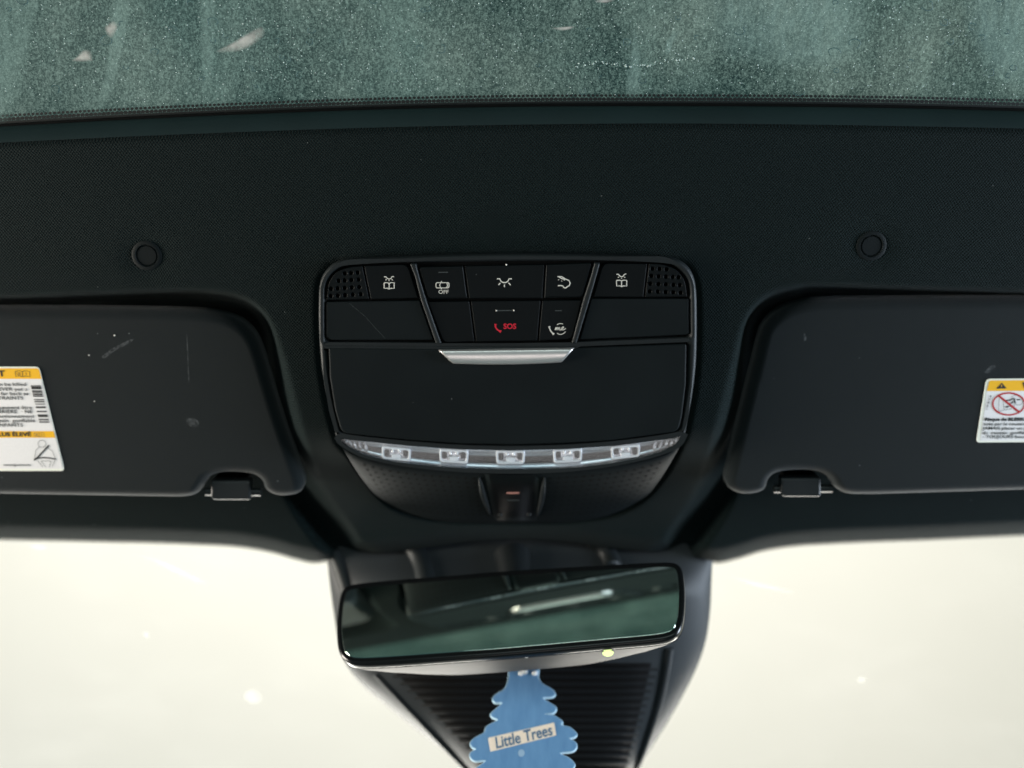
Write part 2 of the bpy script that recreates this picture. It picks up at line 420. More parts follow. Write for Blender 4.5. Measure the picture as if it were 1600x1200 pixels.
def glass_material():
    t = NT('dusty_tinted_glass'); c = t.coord()
    x, y, z = t.xyz(c)
    # broad streaks run front to back, a film of dust over all, then grains, drop rings and bright crystals
    st = t.noise(t.mapping(c, (13, 3.0, 1), (0, 0, R(7))), 1, 4, .6)
    st2 = t.noise(t.mapping(c, (34, 9, 1), (0, 0, R(-12)), (3, 1, 0)), 1, 3, .5)
    cloud = t.noise(c, 11, 5, .6)
    fine = t.noise(c, 1300, 3, .7); fine2 = t.noise(t.mapping(c, (1, .6, 1)), 620, 4, .75)
    film = t.math('ADD', t.ramp(st, .42, .60, 0, .16), t.ramp(st2, .52, .60, 0, .10))
    film = t.math('ADD', film, t.ramp(cloud, .3, .75, .0, .30))
    grain = t.math('ADD', t.ramp(fine, .46, .66, -.04, .50), t.ramp(fine2, .47, .62, -.04, .24))
    rings = None
    o = t.voro(t.mapping(c, (1, 1, 0)), 46); rr = t.xyz(o['Color'])
    ring = t.math('LESS_THAN', t.math('ABSOLUTE', t.math('SUBTRACT', o['Distance'], t.math('MULTIPLY', rr[1], .16))), .022)
    ring = t.math('MULTIPLY', ring, t.math('GREATER_THAN', rr[0], .72))
    ring = t.math('MULTIPLY', ring, t.ramp(t.noise(c, 260, 2), .42, .55))
    dust = t.math('ADD', t.math('ADD', film, grain), t.math('MULTIPLY', ring, .3), clamp=True)
    dust = t.math('ADD', t.math('MULTIPLY', dust, .66), .03, clamp=True)
    c0 = t.mapping(c, (1, 1, 0))
    clus = t.ramp(t.noise(c, 16, 3), .35, .65, .25, 1)
    sp = t.math('MAXIMUM', t.math('MULTIPLY', t.specks(c0, 380, .13, .80), clus), t.specks(c0, 620, .20, .80))
    sp = t.math('MAXIMUM', sp, t.specks(c0, 130, .06, .90))
    glassc = t.n('ShaderNodeBsdfTransparent'); glassc.inputs[0].default_value = (.10, .21, .20, 1)
    trl = t.n('ShaderNodeBsdfTranslucent'); t.put(trl.inputs[0], t.mix(t.ramp(cloud, .35, .7), (.14, .225, .215), (.20, .27, .25)))
    trs = t.n('ShaderNodeBsdfDiffuse'); trs.inputs[0].default_value = (.70, .82, .80, 1)
    gl = t.n('ShaderNodeBsdfGlossy'); gl.inputs['Roughness'].default_value = .08; gl.inputs[0].default_value = (.5, .5, .5, 1)
    a = t.mixs(dust, glassc.outputs[0], trl.outputs[0]); a = t.mixs(t.math('MULTIPLY', sp, .55), a, trs.outputs[0])
    return t.done(t.mixs(.06, a, gl.outputs[0]))
M['glass'] = glass_material()
attach(mesh_obj('glass_panel', grid_mesh(P), M['glass']), sun)
def frit_material(name, rows, solid):
    """ceramic dots: u counts dots along the edge, v counts rows; full black below `solid`"""
    t = NT(name); c = t.coord('UV'); x, y, z = t.xyz(c)
    row = t.math('FLOOR', y); fx = t.math('FRACT', t.math('ADD', x, t.math('MULTIPLY', t.math('FRACT', t.math('MULTIPLY', row, .5)), 1.0)))
    fy = t.math('FRACT', y)
    dx = t.math('SUBTRACT', fx, .5); dy = t.math('SUBTRACT', fy, .5)
    d = t.math('SQRT', t.math('ADD', t.math('MULTIPLY', dx, dx), t.math('MULTIPLY', dy, dy)))
    rad = t.ramp(y, solid, rows, .57, .30)
    dot = t.math('MAXIMUM', t.math('LESS_THAN', d, rad), t.math('LESS_THAN', y, solid))
    tr = t.n('ShaderNodeBsdfTransparent')
    return t.done(t.mixs(dot, tr.outputs[0], t.bsdf((.003, .004, .004), .5)))
def strip(name, edge, z, off0, off1, mat, u0, u1, n, root, pitch, rows):
    uu = np.linspace(u0, u1, n); e = interp(edge, uu)
    P = np.stack([S(uu, e + off0, z), S(uu, e + off1, z)], 0)
    L = np.concatenate([[0], np.cumsum(np.linalg.norm(np.diff(P[0], axis=0), axis=1))]) / pitch
    me = grid_mesh(P); set_uv(me, np.concatenate([np.stack([L, np.zeros(n)], 1), np.stack([L, np.full(n, rows)], 1)]))
    return attach(mesh_obj(name, me, mat), root)
M['frit'] = frit_material('ceramic_dots', 3, .9)
strip('dotted_border', EDGE_GLASS, ZG + .0006, 6, -11, M['frit'], -420, 2020, 260, sun, .0023, 3)
# rubber seal and the smooth trim band that meets the lining
uu = np.linspace(-700, 2300, 200); e = interp(EDGE_GLASS, uu); t_ = interp(EDGE_TOP, uu)
pr = [(5, ZG - .002, 0), (4.5, ZG + .002, 0), (6, ZG + .0035, 0), (9, ZG + .0035, 0), (10, ZG + .002, 0)]
attach(mesh_obj('seal', grid_mesh(np.array([S(uu, e + o, z) for o, z, _ in pr])), M['void']), sun)
w = [(.0, -.0135), (.04, -.0105), (.12, -.0085), (.3, -.0065), (.6, -.0045), (.85, -.0028), (1.0, -.0022)]
attach(mesh_obj('trim_band', grid_mesh(np.array([S(uu, e + 8 + (t_ - e - 7) * k, z) for k, z in w])), M['trim']), sun)
# lamp reflections on the glass, painted as pale soft-edged patches
def lamp_reflection():
    t = NT('painted_lamp_reflection'); c = t.coord(); n = t.noise(c, 130, 4)
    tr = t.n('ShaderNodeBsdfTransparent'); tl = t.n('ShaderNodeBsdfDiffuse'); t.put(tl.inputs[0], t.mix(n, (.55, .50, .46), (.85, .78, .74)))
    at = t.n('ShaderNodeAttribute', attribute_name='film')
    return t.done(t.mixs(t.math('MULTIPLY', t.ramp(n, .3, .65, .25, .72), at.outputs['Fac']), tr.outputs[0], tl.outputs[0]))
M['lamp_reflection'] = lamp_reflection()
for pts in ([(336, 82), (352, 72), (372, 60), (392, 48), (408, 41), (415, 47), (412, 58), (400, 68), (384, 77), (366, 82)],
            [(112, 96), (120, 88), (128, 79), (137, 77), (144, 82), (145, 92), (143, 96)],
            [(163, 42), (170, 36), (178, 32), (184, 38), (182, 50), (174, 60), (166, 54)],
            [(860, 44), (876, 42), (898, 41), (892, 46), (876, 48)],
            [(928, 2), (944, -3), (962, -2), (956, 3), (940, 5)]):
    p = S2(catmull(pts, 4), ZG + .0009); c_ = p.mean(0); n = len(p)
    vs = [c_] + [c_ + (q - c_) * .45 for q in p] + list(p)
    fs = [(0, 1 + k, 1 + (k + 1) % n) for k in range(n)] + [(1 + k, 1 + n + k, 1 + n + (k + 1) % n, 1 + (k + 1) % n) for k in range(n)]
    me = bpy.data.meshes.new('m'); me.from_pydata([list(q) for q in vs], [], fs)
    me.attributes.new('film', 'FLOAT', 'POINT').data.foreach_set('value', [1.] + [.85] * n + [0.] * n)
    attach(mesh_obj('reflection_patch', me, M['lamp_reflection']), sun)

def soft_patch(name, p, mat, root, inner=.6):
    p = np.asarray(p); c_ = p.mean(0); n = len(p)
    vs = [c_] + [c_ + (q - c_) * inner for q in p] + list(p)
    fs = [(0, 1 + k, 1 + (k + 1) % n) for k in range(n)] + [(1 + k, 1 + n + k, 1 + n + (k + 1) % n, 1 + (k + 1) % n) for k in range(n)]
    me = bpy.data.meshes.new('m'); me.from_pydata([list(q) for q in vs], [], fs)
    me.attributes.new('film', 'FLOAT', 'POINT').data.foreach_set('value', [1.] + [.9] * n + [0.] * n)
    return attach(mesh_obj(name, me, mat), root)
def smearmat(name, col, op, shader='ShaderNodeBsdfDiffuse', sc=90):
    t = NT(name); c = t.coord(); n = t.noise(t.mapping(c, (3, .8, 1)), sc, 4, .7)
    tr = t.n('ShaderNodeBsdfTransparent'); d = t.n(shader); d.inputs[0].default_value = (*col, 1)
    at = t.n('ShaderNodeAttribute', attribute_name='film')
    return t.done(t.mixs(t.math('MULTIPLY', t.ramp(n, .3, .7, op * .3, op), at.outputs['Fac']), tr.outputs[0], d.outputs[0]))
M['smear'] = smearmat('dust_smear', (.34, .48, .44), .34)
for pts in ([(-30, -40), (62, -40), (56, 40), (42, 110), (20, 185), (-30, 190)], [(182, -30), (212, -30), (196, 60), (178, 140), (160, 178), (148, 176), (164, 110)],
            [(312, -30), (338, -30), (336, 60), (330, 160), (318, 160), (312, 60)], [(975, 150), (1000, 148), (1002, 90), (992, 40), (985, 90)],
            [(1036, 84), (1042, 62), (1056, 44), (1062, 50), (1052, 66), (1046, 88)], [(1090, -30), (1330, -30), (1360, 60), (1300, 110), (1120, 90)], [(1500, -30), (1640, -30), (1640, 130), (1540, 120)]):
    soft_patch('dust_smear', S2(catmull(pts, 4), ZG + .0007), M['smear'], sun)
rings, beads = [], []
for i in range(70):
    u_, v_ = random.uniform(-40, 1640), random.uniform(-30, 145); r_ = random.choice((3, 4, 4, 5, 6, 8, 9)); ph = random.uniform(0, 6)
    q = [(u_ + r_ * (1 + .15 * math.sin(3 * a + ph)) * math.cos(a), v_ + .85 * r_ * math.sin(a)) for a in np.linspace(ph, ph + random.uniform(3.2, 6.0), 14)]
    rings.append(S2(q, ZG + .0006).tolist())
dr_ = attach(mesh_obj('dried_drop', tube_mesh(rings, .8 * PX, 5), m_flat('drop_edge', (.06, .11, .11), .6)), sun); dr_['kind'] = 'stuff'
for i in range(60):
    x_ = i / 59; u_ = 900 + 190 * x_ + random.uniform(-3, 3); v_ = 103 - 4 * math.sin(x_ * 9) - 8 * x_ + random.uniform(-2.5, 2.5); beads.append((u_, v_, random.uniform(.5, 1.5)))
for i in range(260): beads.append((random.uniform(-20, 1620), random.uniform(-20, 150), random.uniform(.4, 1.15)))
bm = bmesh.new()
for (u_, v_, r_) in beads:
    c_ = S(u_, v_, ZG + .0005); bmesh.ops.create_icosphere(bm, subdivisions=1, radius=r_ * PX, matrix=Matrix.Translation(c_.tolist()))
me = bpy.data.meshes.new('m'); bm.to_mesh(me); bm.free()
bd_ = attach(mesh_obj('dust_grain', me, m_flat('pale_grain', (.42, .50, .48), .5)), sun); bd_['kind'] = 'stuff'

# side and rear lining round the glass (met by the mirror)
for sgn, nm in ((-1, 'headliner_side_rail_driver'), (1, 'headliner_side_rail_passenger')):
    prof = [(XS - .004, -.010), (XS, -.002), (XS + .012, .001), (XS + .06, -.003), (XS + .16, .012), (XS + .25, .05)]
    y0 = np.interp(sgn * XS, xs_g, ys_g)
    P = np.array([[(sgn * x, y0 + yy - .03, z + zz) for x, z in prof] for yy, zz in zip(py, pz)])
    if sgn < 0: P = P[:, ::-1]
    o = mesh_obj(nm, grid_mesh(P), M['fabric']); o.matrix_world = MP; o['kind'] = 'structure'

# ================================================================== OVERHEAD CONSOLE
ZT = .0046                        # top of the console face
con = panel_thing('overhead_console', 'black overhead console with buttons, glasses bin and lamp strip', 'console', S(795, 560, 0))
HOLE_A = rounded([(508, 535), (508, 440), (535, 413), (800, 409), (1045, 408), (1077, 436), (1078, 527), (906, 534), (897, 537.5), (800, 538.5), (690, 538.5), (680, 536)], [5, 40, 40, 0, 40, 40, 5, 4, 4, 0, 4, 4], 8)
HOLE_B = rounded([(511, 542), (690, 543.5), (800, 543.5), (900, 542), (1075, 535.5), (1074, 600), (1068, 650), (1062, 676.5), (960, 690), (880, 695), (800, 697), (720, 695.5), (640, 690), (532, 679), (521, 640), (513, 590)], [5, 0, 0, 0, 5, 0, 0, 12, 0, 0, 0, 0, 0, 12, 0, 0], 5)
LENS = catmull([(532, 684), (560, 688), (650, 697), (720, 702), (800, 704), (880, 702), (960, 696), (1030, 687), (1062, 681.5), (1064.5, 684), (1058, 693), (1040, 701.5), (1010, 711), (950, 723), (880, 731), (800, 733.5), (720, 731), (650, 724.5), (600, 716.5), (565, 707), (540, 694)], 4)
pslab('housing', con, [HOUSE, HOLE_A, HOLE_B, LENS], -.004, ZT, M['housing'], .0026, 5)
pslab('inner_tray', con, [inset(HOUSE, 6)], -.003, .0012, M['void'], .0002)
def btn(name, pts, r, z=ZT - .0004, mat='button', bev=.0005, holes=()):
    ol = rounded(pts, r); holes = [h for h in holes if sdist(ol, h[:, 0], h[:, 1]).min() > 1.4]
    return pslab(name, con, [rounded(pts, r)] + list(holes), .0012, z, M[mat], bev)
ZB = ZT - .0004
# speaker / microphone grilles with real holes
def circ(u, v, r, n=12): return np.array([(u + r * math.cos(2*math.pi*k/n), v + r * math.sin(2*math.pi*k/n)) for k in range(n)])
gl_h = []
for v, xs_ in ((427, (530, 538.6, 548.2, 558.6)), (438, (520, 529, 538.4, 548.6, 560)), (449.8, (517, 527.2, 538.4, 549.4, 561)), (461, (516.6, 527.6, 538.8, 551, 563.6))):
    for i, u in enumerate(xs_): gl_h.append(circ(u, v - (u - 545) * .06, 3.3))
btn('microphone_grille', [(510, 469), (513, 442), (524, 425), (546, 417.5), (566, 416), (576.5, 467.5)], [1, 10, 14, 10, 1, 1], holes=gl_h)
gr_h = []
for v, xs_ in ((421, (1019.5, 1030.4, 1041.5, 1050.5)), (432.5, (1017.6, 1029, 1040.6, 1051, 1060)), (444.6, (1015.8, 1028.6, 1040.4, 1052, 1062.2)), (456.5, (1015, 1027.6, 1040, 1051.6, 1063.4))):
    for i, u in enumerate(xs_): gr_h.append(circ(u, v + (u - 1040) * .05, 3.3))
btn('microphone_grille', [(1014, 412.5), (1034, 413), (1056, 420), (1070, 437), (1074, 464), (1008, 464.5)], [1, 8, 14, 12, 1, 1], holes=gr_h)
b_rl = btn('reading_light_button', [(569, 416), (637, 413.5), (653.5, 466), (579.5, 467.5)], [1, 9, 1, 1])
b_off = btn('alarm_off_button', [(653.5, 417.5), (723.5, 416), (730.5, 466.5), (669, 467.5)], [5, 1, 1, 6], ZT + .0003, bev=.0010)
b_dm = btn('dome_light_button', [(726, 416), (850.5, 413.8), (847.5, 466), (733, 466.5)], 1, ZT + .0002, bev=.0006)
b_ht = btn('rear_light_button', [(853, 413.8), (925, 411), (910, 465), (850, 466)], [1, 5, 6, 1], ZT + .0003, bev=.0010)
b_bl = btn('blank_button', [(668.5, 472), (733, 471), (741, 533.5), (693, 535.5)], [1, 1, 1, 8], ZT - .0002)
b_so = btn('emergency_call_button', [(736, 471), (844.5, 470), (839, 532.5), (744, 534)], 1, ZT - .0002)
b_me = btn('service_call_button', [(847.5, 470), (908.5, 469.5), (894, 530), (842, 532.5)], [1, 1, 8, 1], ZT - .0002)
b_rr = btn('reading_light_button', [(942, 412), (1011, 412.5), (1005, 464.5), (927, 464)], [9, 1, 1, 1])
btn('blank_panel', [(510, 472), (655.5, 470), (677, 531.5), (518, 531.5), (510, 526)], [2, 1, 1, 2, 2], mat='panel')
btn('blank_panel', [(924, 467), (1076, 467), (1076, 523), (906, 531)], [1, 2, 4, 1], mat='panel')
# slanting frame bars either side of the middle buttons
btn('frame_bar', [(640, 412), (650, 412), (655, 432), (666, 469), (690, 538), (681, 537.5), (657, 468), (648, 432)], [4, 2, 0, 0, 2, 2, 0, 0], ZT + .0007, 'housing', .0010)
btn('frame_bar', [(929, 410.5), (938, 411), (931, 436), (922, 467), (901, 537), (893, 537), (911.5, 468), (923, 432)], [2, 4, 0, 0, 2, 2, 0, 0], ZT + .0007, 'housing', .0010)
# glasses bin door with its satin handle
door = btn('glasses_bin_door', inset(HOLE_B, 2.2), 0, ZT + .0006, 'panel', .0009)
hb = S(791, 555, 0)
def handle_mesh():
    n = 60; k = np.linspace(0, 1, n); rows = []
    tl, tr_ = np.array((684.5, 546)), np.array((897.5, 543.2))
    for q, z in ((0, .0008), (.02, .0040), (.08, .0044), (.35, .0048), (.65, .0046), (.88, .0038), (.95, .0030), (1, .0012)):
        a = tl + (tr_ - tl) * k[:, None]
        # lower edge: shorter, bowed
        b = np.stack([707 + (878 - 707) * k, 567.6 + 2.6 * (1 - (2 * k - 1) ** 2) - 2.0 * k], 1)
        ends = np.minimum(k, 1 - k)
        rows.append(S2(a + (b - a) * q, ZT) + np.array((0, 0, 1)) * (z - .0012) * (smooth(0, .012, ends)[:, None] * .85 + .15))
    return grid_mesh(np.array(rows))
hd = attach(mesh_obj('handle', handle_mesh(), M['chrome']), con)
# lamp strip: tray, five diode blocks, clear cover
tl_ = [(532, 684), (560, 688), (650, 697), (720, 702), (800, 704), (880, 702), (960, 696), (1030, 687), (1064, 682)]
bl_ = [(532, 684.5), (545, 697), (565, 707), (600, 716.5), (650, 724.5), (720, 731), (800, 733.5), (880, 731), (950, 723), (1010, 711), (1040, 701.5), (1058, 693), (1064, 682.5)]
k = np.linspace(532, 1064, 90); ta, ba = interp(tl_, k), interp(bl_, k)
rows = [S(k, ta - 1 + (ba - ta + 2) * q, .0040 - .0032 * math.sin(math.pi * q) ** .7 ) for q in np.linspace(0, 1, 16)]
attach(mesh_obj('lamp_reflector', grid_mesh(np.array(rows)), M['reflector']), con)
for (u, v, hgt) in ((619, 709.5, 20), (709, 713, 22), (797.5, 714.5, 22), (887, 712, 22), (977.5, 706.5, 20)):
    rot = (u - 798) * -.0006
    q = [(u - 23, v - 10 - 23 * rot), (u + 23, v - 10 + 23 * rot), (u + 22, v + hgt / 2 + 22 * rot), (u - 22, v + hgt / 2 - 22 * rot)]
    L = pslab('diode_block', con, [rounded(q, 5)], .0008, .0030, M['cell'], .0008, 3)
    m_ = pslab('cell_frame', con, [rounded(q, 5), rounded([(u + (a - u) * .84, v + .5 + (b - v - .5) * .64) for a, b in q], 3)], .0024, .0038, M['led'], .0006, 3); m_.parent = L; m_.location = (0, 0, 0)
    m_ = pslab('bridge', con, [rounded([(u - 8, v + 1), (u + 8, v + 1), (u + 7, v + 8), (u - 7, v + 8)], 3)], .0026, .0036, M['led'], .0005, 3); m_.parent = L; m_.location = (0, 0, 0)
    for du in (-14.5, 14.5):
        m_ = pslab('socket', con, [catmull([(u + du - 3, v - 6), (u + du + 3, v - 6), (u + du + 3.4, v + 3), (u + du - 3.4, v + 3)], 4)], .003, .00375, M['void'], .0002); m_.parent = L; m_.location = (0, 0, 0)
    for du in (-5, 5):
        m_ = mesh_obj('diode', ball_mesh(S(u + du, v - 5, .0036), 2.4 * PX, (1, 1.3, .8)), M['led']); m_.parent = L  # small pale balls stand for the bright glints on each block
for (ua, da) in ((541, 1), (547, 1), (554, 1), (562, 1), (571, 1), (1057, -1), (1050, -1), (1042, -1), (1033, -1), (1024, -1)):
    va, vb = float(interp(tl_, np.array([ua]))[0]), float(interp(bl_, np.array([ua]))[0])
    ln = [(ua - 1.5 * da, va + 2), (ua + da, (va + vb) / 2), (ua + 3 * da, vb - 2)]
    attach(mesh_obj('lens_facet', tube_mesh([S2(ln, .0030).tolist()], [1.4 * PX, 2.8 * PX, 1.2 * PX], 6), M['cell']), con)
LP = S2(LENS, ZT - .0002)
me = slab_mesh([LP[:, :2]], ZT - .0007, ZT - .0001, .0002, 2)
attach(mesh_obj('lamp_cover', me, M['lens']), con)
# lower perforated nose
T_ = [(535, 704), (545, 711), (565, 719), (600, 728), (650, 735), (720, 741), (800, 743), (880, 741), (950, 734), (1010, 723), (1042, 713), (1058, 704), (1066, 695)]
def nose(s_, t):
    """s_ 0..1 across, t 0..1 downwards"""
    s_ = np.asarray(s_, float); t = np.asarray(t, float)
    uT = 535 + 531 * s_; vT = interp(T_, uT) - 4
    uB = 594 + 412 * s_; vB = 818 - 36 * np.abs(2 * s_ - 1) ** 3.6
    sag = np.sin(math.pi * t) * 6 * np.clip(np.abs(2 * s_ - 1), 0, 1) ** 3
    u = uT + (uB - uT) * t; v = vT + (vB - vT) * t + sag
    z = .0036 - .043 * t ** 1.55
    return u, v, z
ss = np.linspace(0, 1, 80); tt = np.linspace(0, 1, 26)
SS, TT = np.meshgrid(ss, tt); u, v, z = nose(SS, TT); P = S(u, v, z)
b1 = P[-1].copy(); b1[:, 2] -= .006
nose_o = attach(mesh_obj('speaker_nose', grid_mesh(np.concatenate([P, b1[None]], 0)), M['nose']), con)
Vh, Fh = [], []
for i in range(36):
    s0 = .052 + .896 * i / 35
    if .415 < s0 < .585: continue
    for j in range(9):
        t0 = .115 + j * .088 + .02 * abs(2 * s0 - 1)
        if t0 > .88: continue
        eps = .004
        def pt(a, b):
            uu_, vv_, zz_ = nose(a, b); return S(uu_, vv_, zz_)
        c0 = pt(s0, t0); ds = (pt(s0 + eps, t0) - c0) / eps; dt = (pt(s0, t0 + eps) - c0) / eps
        nrm = np.cross(ds, dt); nrm /= np.linalg.norm(nrm); nrm *= np.sign(nrm[2])
        a1 = ds / np.linalg.norm(ds); a2 = np.cross(nrm, a1); r = .00090
        b = len(Vh)
        for q in range(8):
            an = 2 * math.pi * q / 8; Vh.append(c0 + nrm * .00012 + (a1 * math.cos(an) + a2 * math.sin(an)) * r)
        Fh.append(tuple(range(b, b + 8)))
me = bpy.data.meshes.new('m'); me.from_pydata([p.tolist() for p in Vh], [], Fh)
ho = mesh_obj('perforation', me, M['void']); ho['kind'] = 'stuff'; ho.parent = nose_o
# sensor window in the middle of the nose
def on_nose(u, v, dz):
    """point on the nose surface under pixel (u, v), raised by dz"""
    lo, hi = 0., 1.
    for _ in range(30):
        t = (lo + hi) / 2; s_ = (u - 535 - (594 - 535) * t) / (531 + (412 - 531) * t)
        vv_ = nose(s_, t)[1]
        if vv_ < v: lo = t
        else: hi = t
    return S(u, v, nose(s_, t)[2] + dz)
def nose_patch(name, quad, dz, mat, nu=12, nv=10, rim=.0012):
    (a, b, c, d) = [np.array(q, float) for q in quad]; rows = []
    for j in range(nv):
        q = j / (nv - 1); l = a + (d - a) * q; r_ = b + (c - b) * q; row = []
        for i in range(nu):
            w_ = i / (nu - 1); p = l + (r_ - l) * w_
            edge = i in (0, nu - 1) or j in (0, nv - 1)
            row.append(on_nose(p[0], p[1], dz - (rim if edge else 0)))
        rows.append(row)
    return attach(mesh_obj(name, grid_mesh(np.array(rows)), mat), con)
nose_patch('sensor_surround', [(757, 741), (843, 741), (838, 813), (772, 814)], .0012, M['satin'])
sw = nose_patch('sensor_window', [(764, 742), (837, 742), (833, 808), (777, 809)], .0019, M['window'], 14, 12, .0006)
for (ln, nm, mt, rad, dz) in (([(791.5, 770), (811, 770)], 'indicator_bar', m_flat('amber_pink_mark', (.45, .20, .16), .5), 1.7, .0022),
                    ([(792, 781.5), (811, 781.5)], 'indicator_bar', M['print_dim'], 1.1, .0022)):
    o = mesh_obj(nm, tube_mesh([[on_nose(a, b, dz).tolist() for a, b in ln]], rad * PX, 8), mt); o.parent = sw
for u_ in (782, 826.5):
    o = mesh_obj('stud', ball_mesh(on_nose(u_, 804, .0024), 4 * PX, (1, .8, .6)), M['housing']); o.parent = sw
for ln in ([(748.5, 746), (751, 756), (753.5, 768), (757, 780), (762, 794), (766, 804)], [(851, 746), (849.5, 758), (848, 770), (845.5, 784), (842, 798), (840, 806)]):
    pp = catmull(ln, 4, False)
    rad = np.sin(np.linspace(.25, math.pi - .2, len(pp))) * 4.6 * PX
    attach(mesh_obj('rib', tube_mesh([[on_nose(a, b, .0004).tolist() for a, b in pp]], rad.tolist(), 10), M['satin']), con)
# --- printed symbols
ZP = ZT + .00002
def sub(o, root):   # make o a sub-part of a part of the console
    o.parent = root; o.location = (0, 0, 0); return o
def reading(u, v, b, skew=0):
    z = ZB + .00003
    L = [[(u - 8, v - 9), (u - 5, v - 9), (u - 2.6, v - 6.2), (u, v - 5.2), (u + 2.6, v - 6.2), (u + 4.6, v - 9), (u + 7.4, v - 9.6)],
         [(u - 4.4, v - 5), (u - 5.4, v - 3.6)], [(u, v - 3.6), (u, v - 2.2)], [(u + 4.2, v - 5), (u + 5.4, v - 3.6)],
         [(u - 7.8, v + .4), (u - 3, v + .2), (u, v + 1.4), (u + 3, v + .2), (u + 8, v + .4), (u + 8, v + 9.2), (u + 3, v + 9), (u, v + 10.2), (u - 3, v + 9), (u - 7.8, v + 9.2), (u - 7.8, v + .4)],
         [(u, v + 1.4), (u, v + 10)]]
    sub(strokes('symbol', con, L, 1.5, z, M['print']), b)
reading(608, 441.4, b_rl); reading(971.2, 437.6, b_rr)
def Z3(p): return [(640 + x / 5.333, 400 + y / 5.333) for x, y in p]
z = ZT + .00033
sub(strokes('symbol', con, [rounded([(681.2, 441.6), (701.6, 441.6), (701.6, 449.8), (681.2, 449.8)], 2.6).tolist() + [(681.2, 444.2)],
    [(688.6, 441.8), (687, 445.7), (688.6, 449.6)], [(698, 441.8), (699.4, 445.7), (698, 449.6)], [(689, 441.4), (690.2, 439.2)], [(689, 450), (690.2, 452.2)]], 1.25, z, M['print']), b_off)
sub(ptext('lettering', con, 'OFF', 693, 456.4, 8.4, z, M['print'], .02, 1.08), b_off)
sub(strokes('indicator_line', con, [[(685, 425.6), (700, 425.4)]], 1.6, z, M['print_dim']), b_off)
z = ZT + .00023
sub(strokes('symbol', con, [Z3([(728, 190), (752, 190)]) + Z3(arc(790, 190, 36, 32, 180, 0))[1:-1] + Z3([(828, 190), (852, 190)]),
    Z3([(757, 224), (741, 242)]), Z3([(790, 238), (790, 258)]), Z3([(824, 224), (842, 242)])], 1.7, z, M['print']), b_dm)
sub(mesh_obj('dust_speck', ball_mesh(S(791, 413.6, ZT), 1.3 * PX), M['print']), b_dm)
z = ZT + .00033
sub(strokes('symbol', con, [Z3([(1232, 172), (1268, 172), (1298, 192), (1328, 204), (1338, 226), (1330, 248), (1312, 256)]), Z3(arc(1297, 250, 17, 16, 10, 170)), Z3([(1280, 250), (1262, 246), (1236, 247)]),
    Z3([(1246, 176), (1272, 190), (1298, 193)]), Z3([(1240, 196), (1243, 200)]), Z3([(1266, 206), (1269, 212)]), Z3([(1288, 198), (1291, 204)])], 1.6, z, M['print']), b_ht)
z = ZT - .00017
def handset(L, w, b, mat):
    pp = catmull(L, 6, False); n = len(pp); q = np.linspace(0, 1, n)
    rad = (w * (.62 + .7 * np.exp(-(q / .16) ** 2) + .7 * np.exp(-((1 - q) / .16) ** 2))) * PX / 2
    sub(attach(mesh_obj('handset_symbol', tube_mesh([S2(pp, z).tolist()], rad.tolist(), 8, True, (z, .1)), mat), con), b)
handset(Z3([(716, 566), (716, 590), (734, 616), (762, 630)]), 3.3, b_so, M['red'])
sub(ptext('lettering', con, 'SOS', 796.6, 510.2, 11.6, z, M['red'], .30, .98), b_so)
sub(strokes('indicator_line', con, [[(775, 485.3), (803, 485)]], 1.6, z, M['print_dim']), b_so)
for q in ((775.6, 485.3), (802.8, 485)):
    sub(mesh_obj('dust_speck', ball_mesh(S(q[0], q[1], z), 1.1 * PX), M['print']), b_so)
handset(Z3([(1164, 586), (1168, 606), (1180, 630), (1202, 654)]), 2.9, b_me, M['print'])
sub(strokes('symbol', con, [Z3([(1228, 574), (1242, 565), (1258, 562), (1278, 567)]), Z3([(1228, 643), (1246, 653), (1266, 653), (1284, 645), (1300, 630)]),
    Z3(catmull([(1211, 616), (1220, 594), (1222, 600), (1219, 616), (1232, 596), (1237, 600), (1234, 616), (1246, 597), (1252, 600), (1250, 614), (1258, 616), (1272, 606), (1284, 596), (1279, 590), (1268, 600), (1268, 614), (1280, 616), (1302, 604)], 4, False))], 1.15, z, M['print']), b_me)
sub(strokes('indicator_line', con, [[(867, 485.6), (878, 485.3)]], 1.4, z, M['print_dim']), b_me)

# round lining caps
for (a, b), lab in zip(PLUGS, ('round black screw cap in the lining above the visor with the seat belt sticker', 'round black screw cap in the lining above the visor with the red prohibition sticker')):
    c = S(a, b, -.0016)
    pr = [(.0001, .0008), (.0050, .0008), (.0053, .0004), (.0058, .0004), (.0061, .0012), (.0074, .0012), (.0080, .0009), (.0086, -.001), (.0088, -.003)]
    cap = panel_thing('screw_cap', lab, 'cap', c, 'round caps in the roof lining')
    attach(mesh_obj('rim', lathe_mesh(pr[3:], c), M['panel']), cap); attach(mesh_obj('disc', lathe_mesh(pr[:4], c), M['panel']), cap)

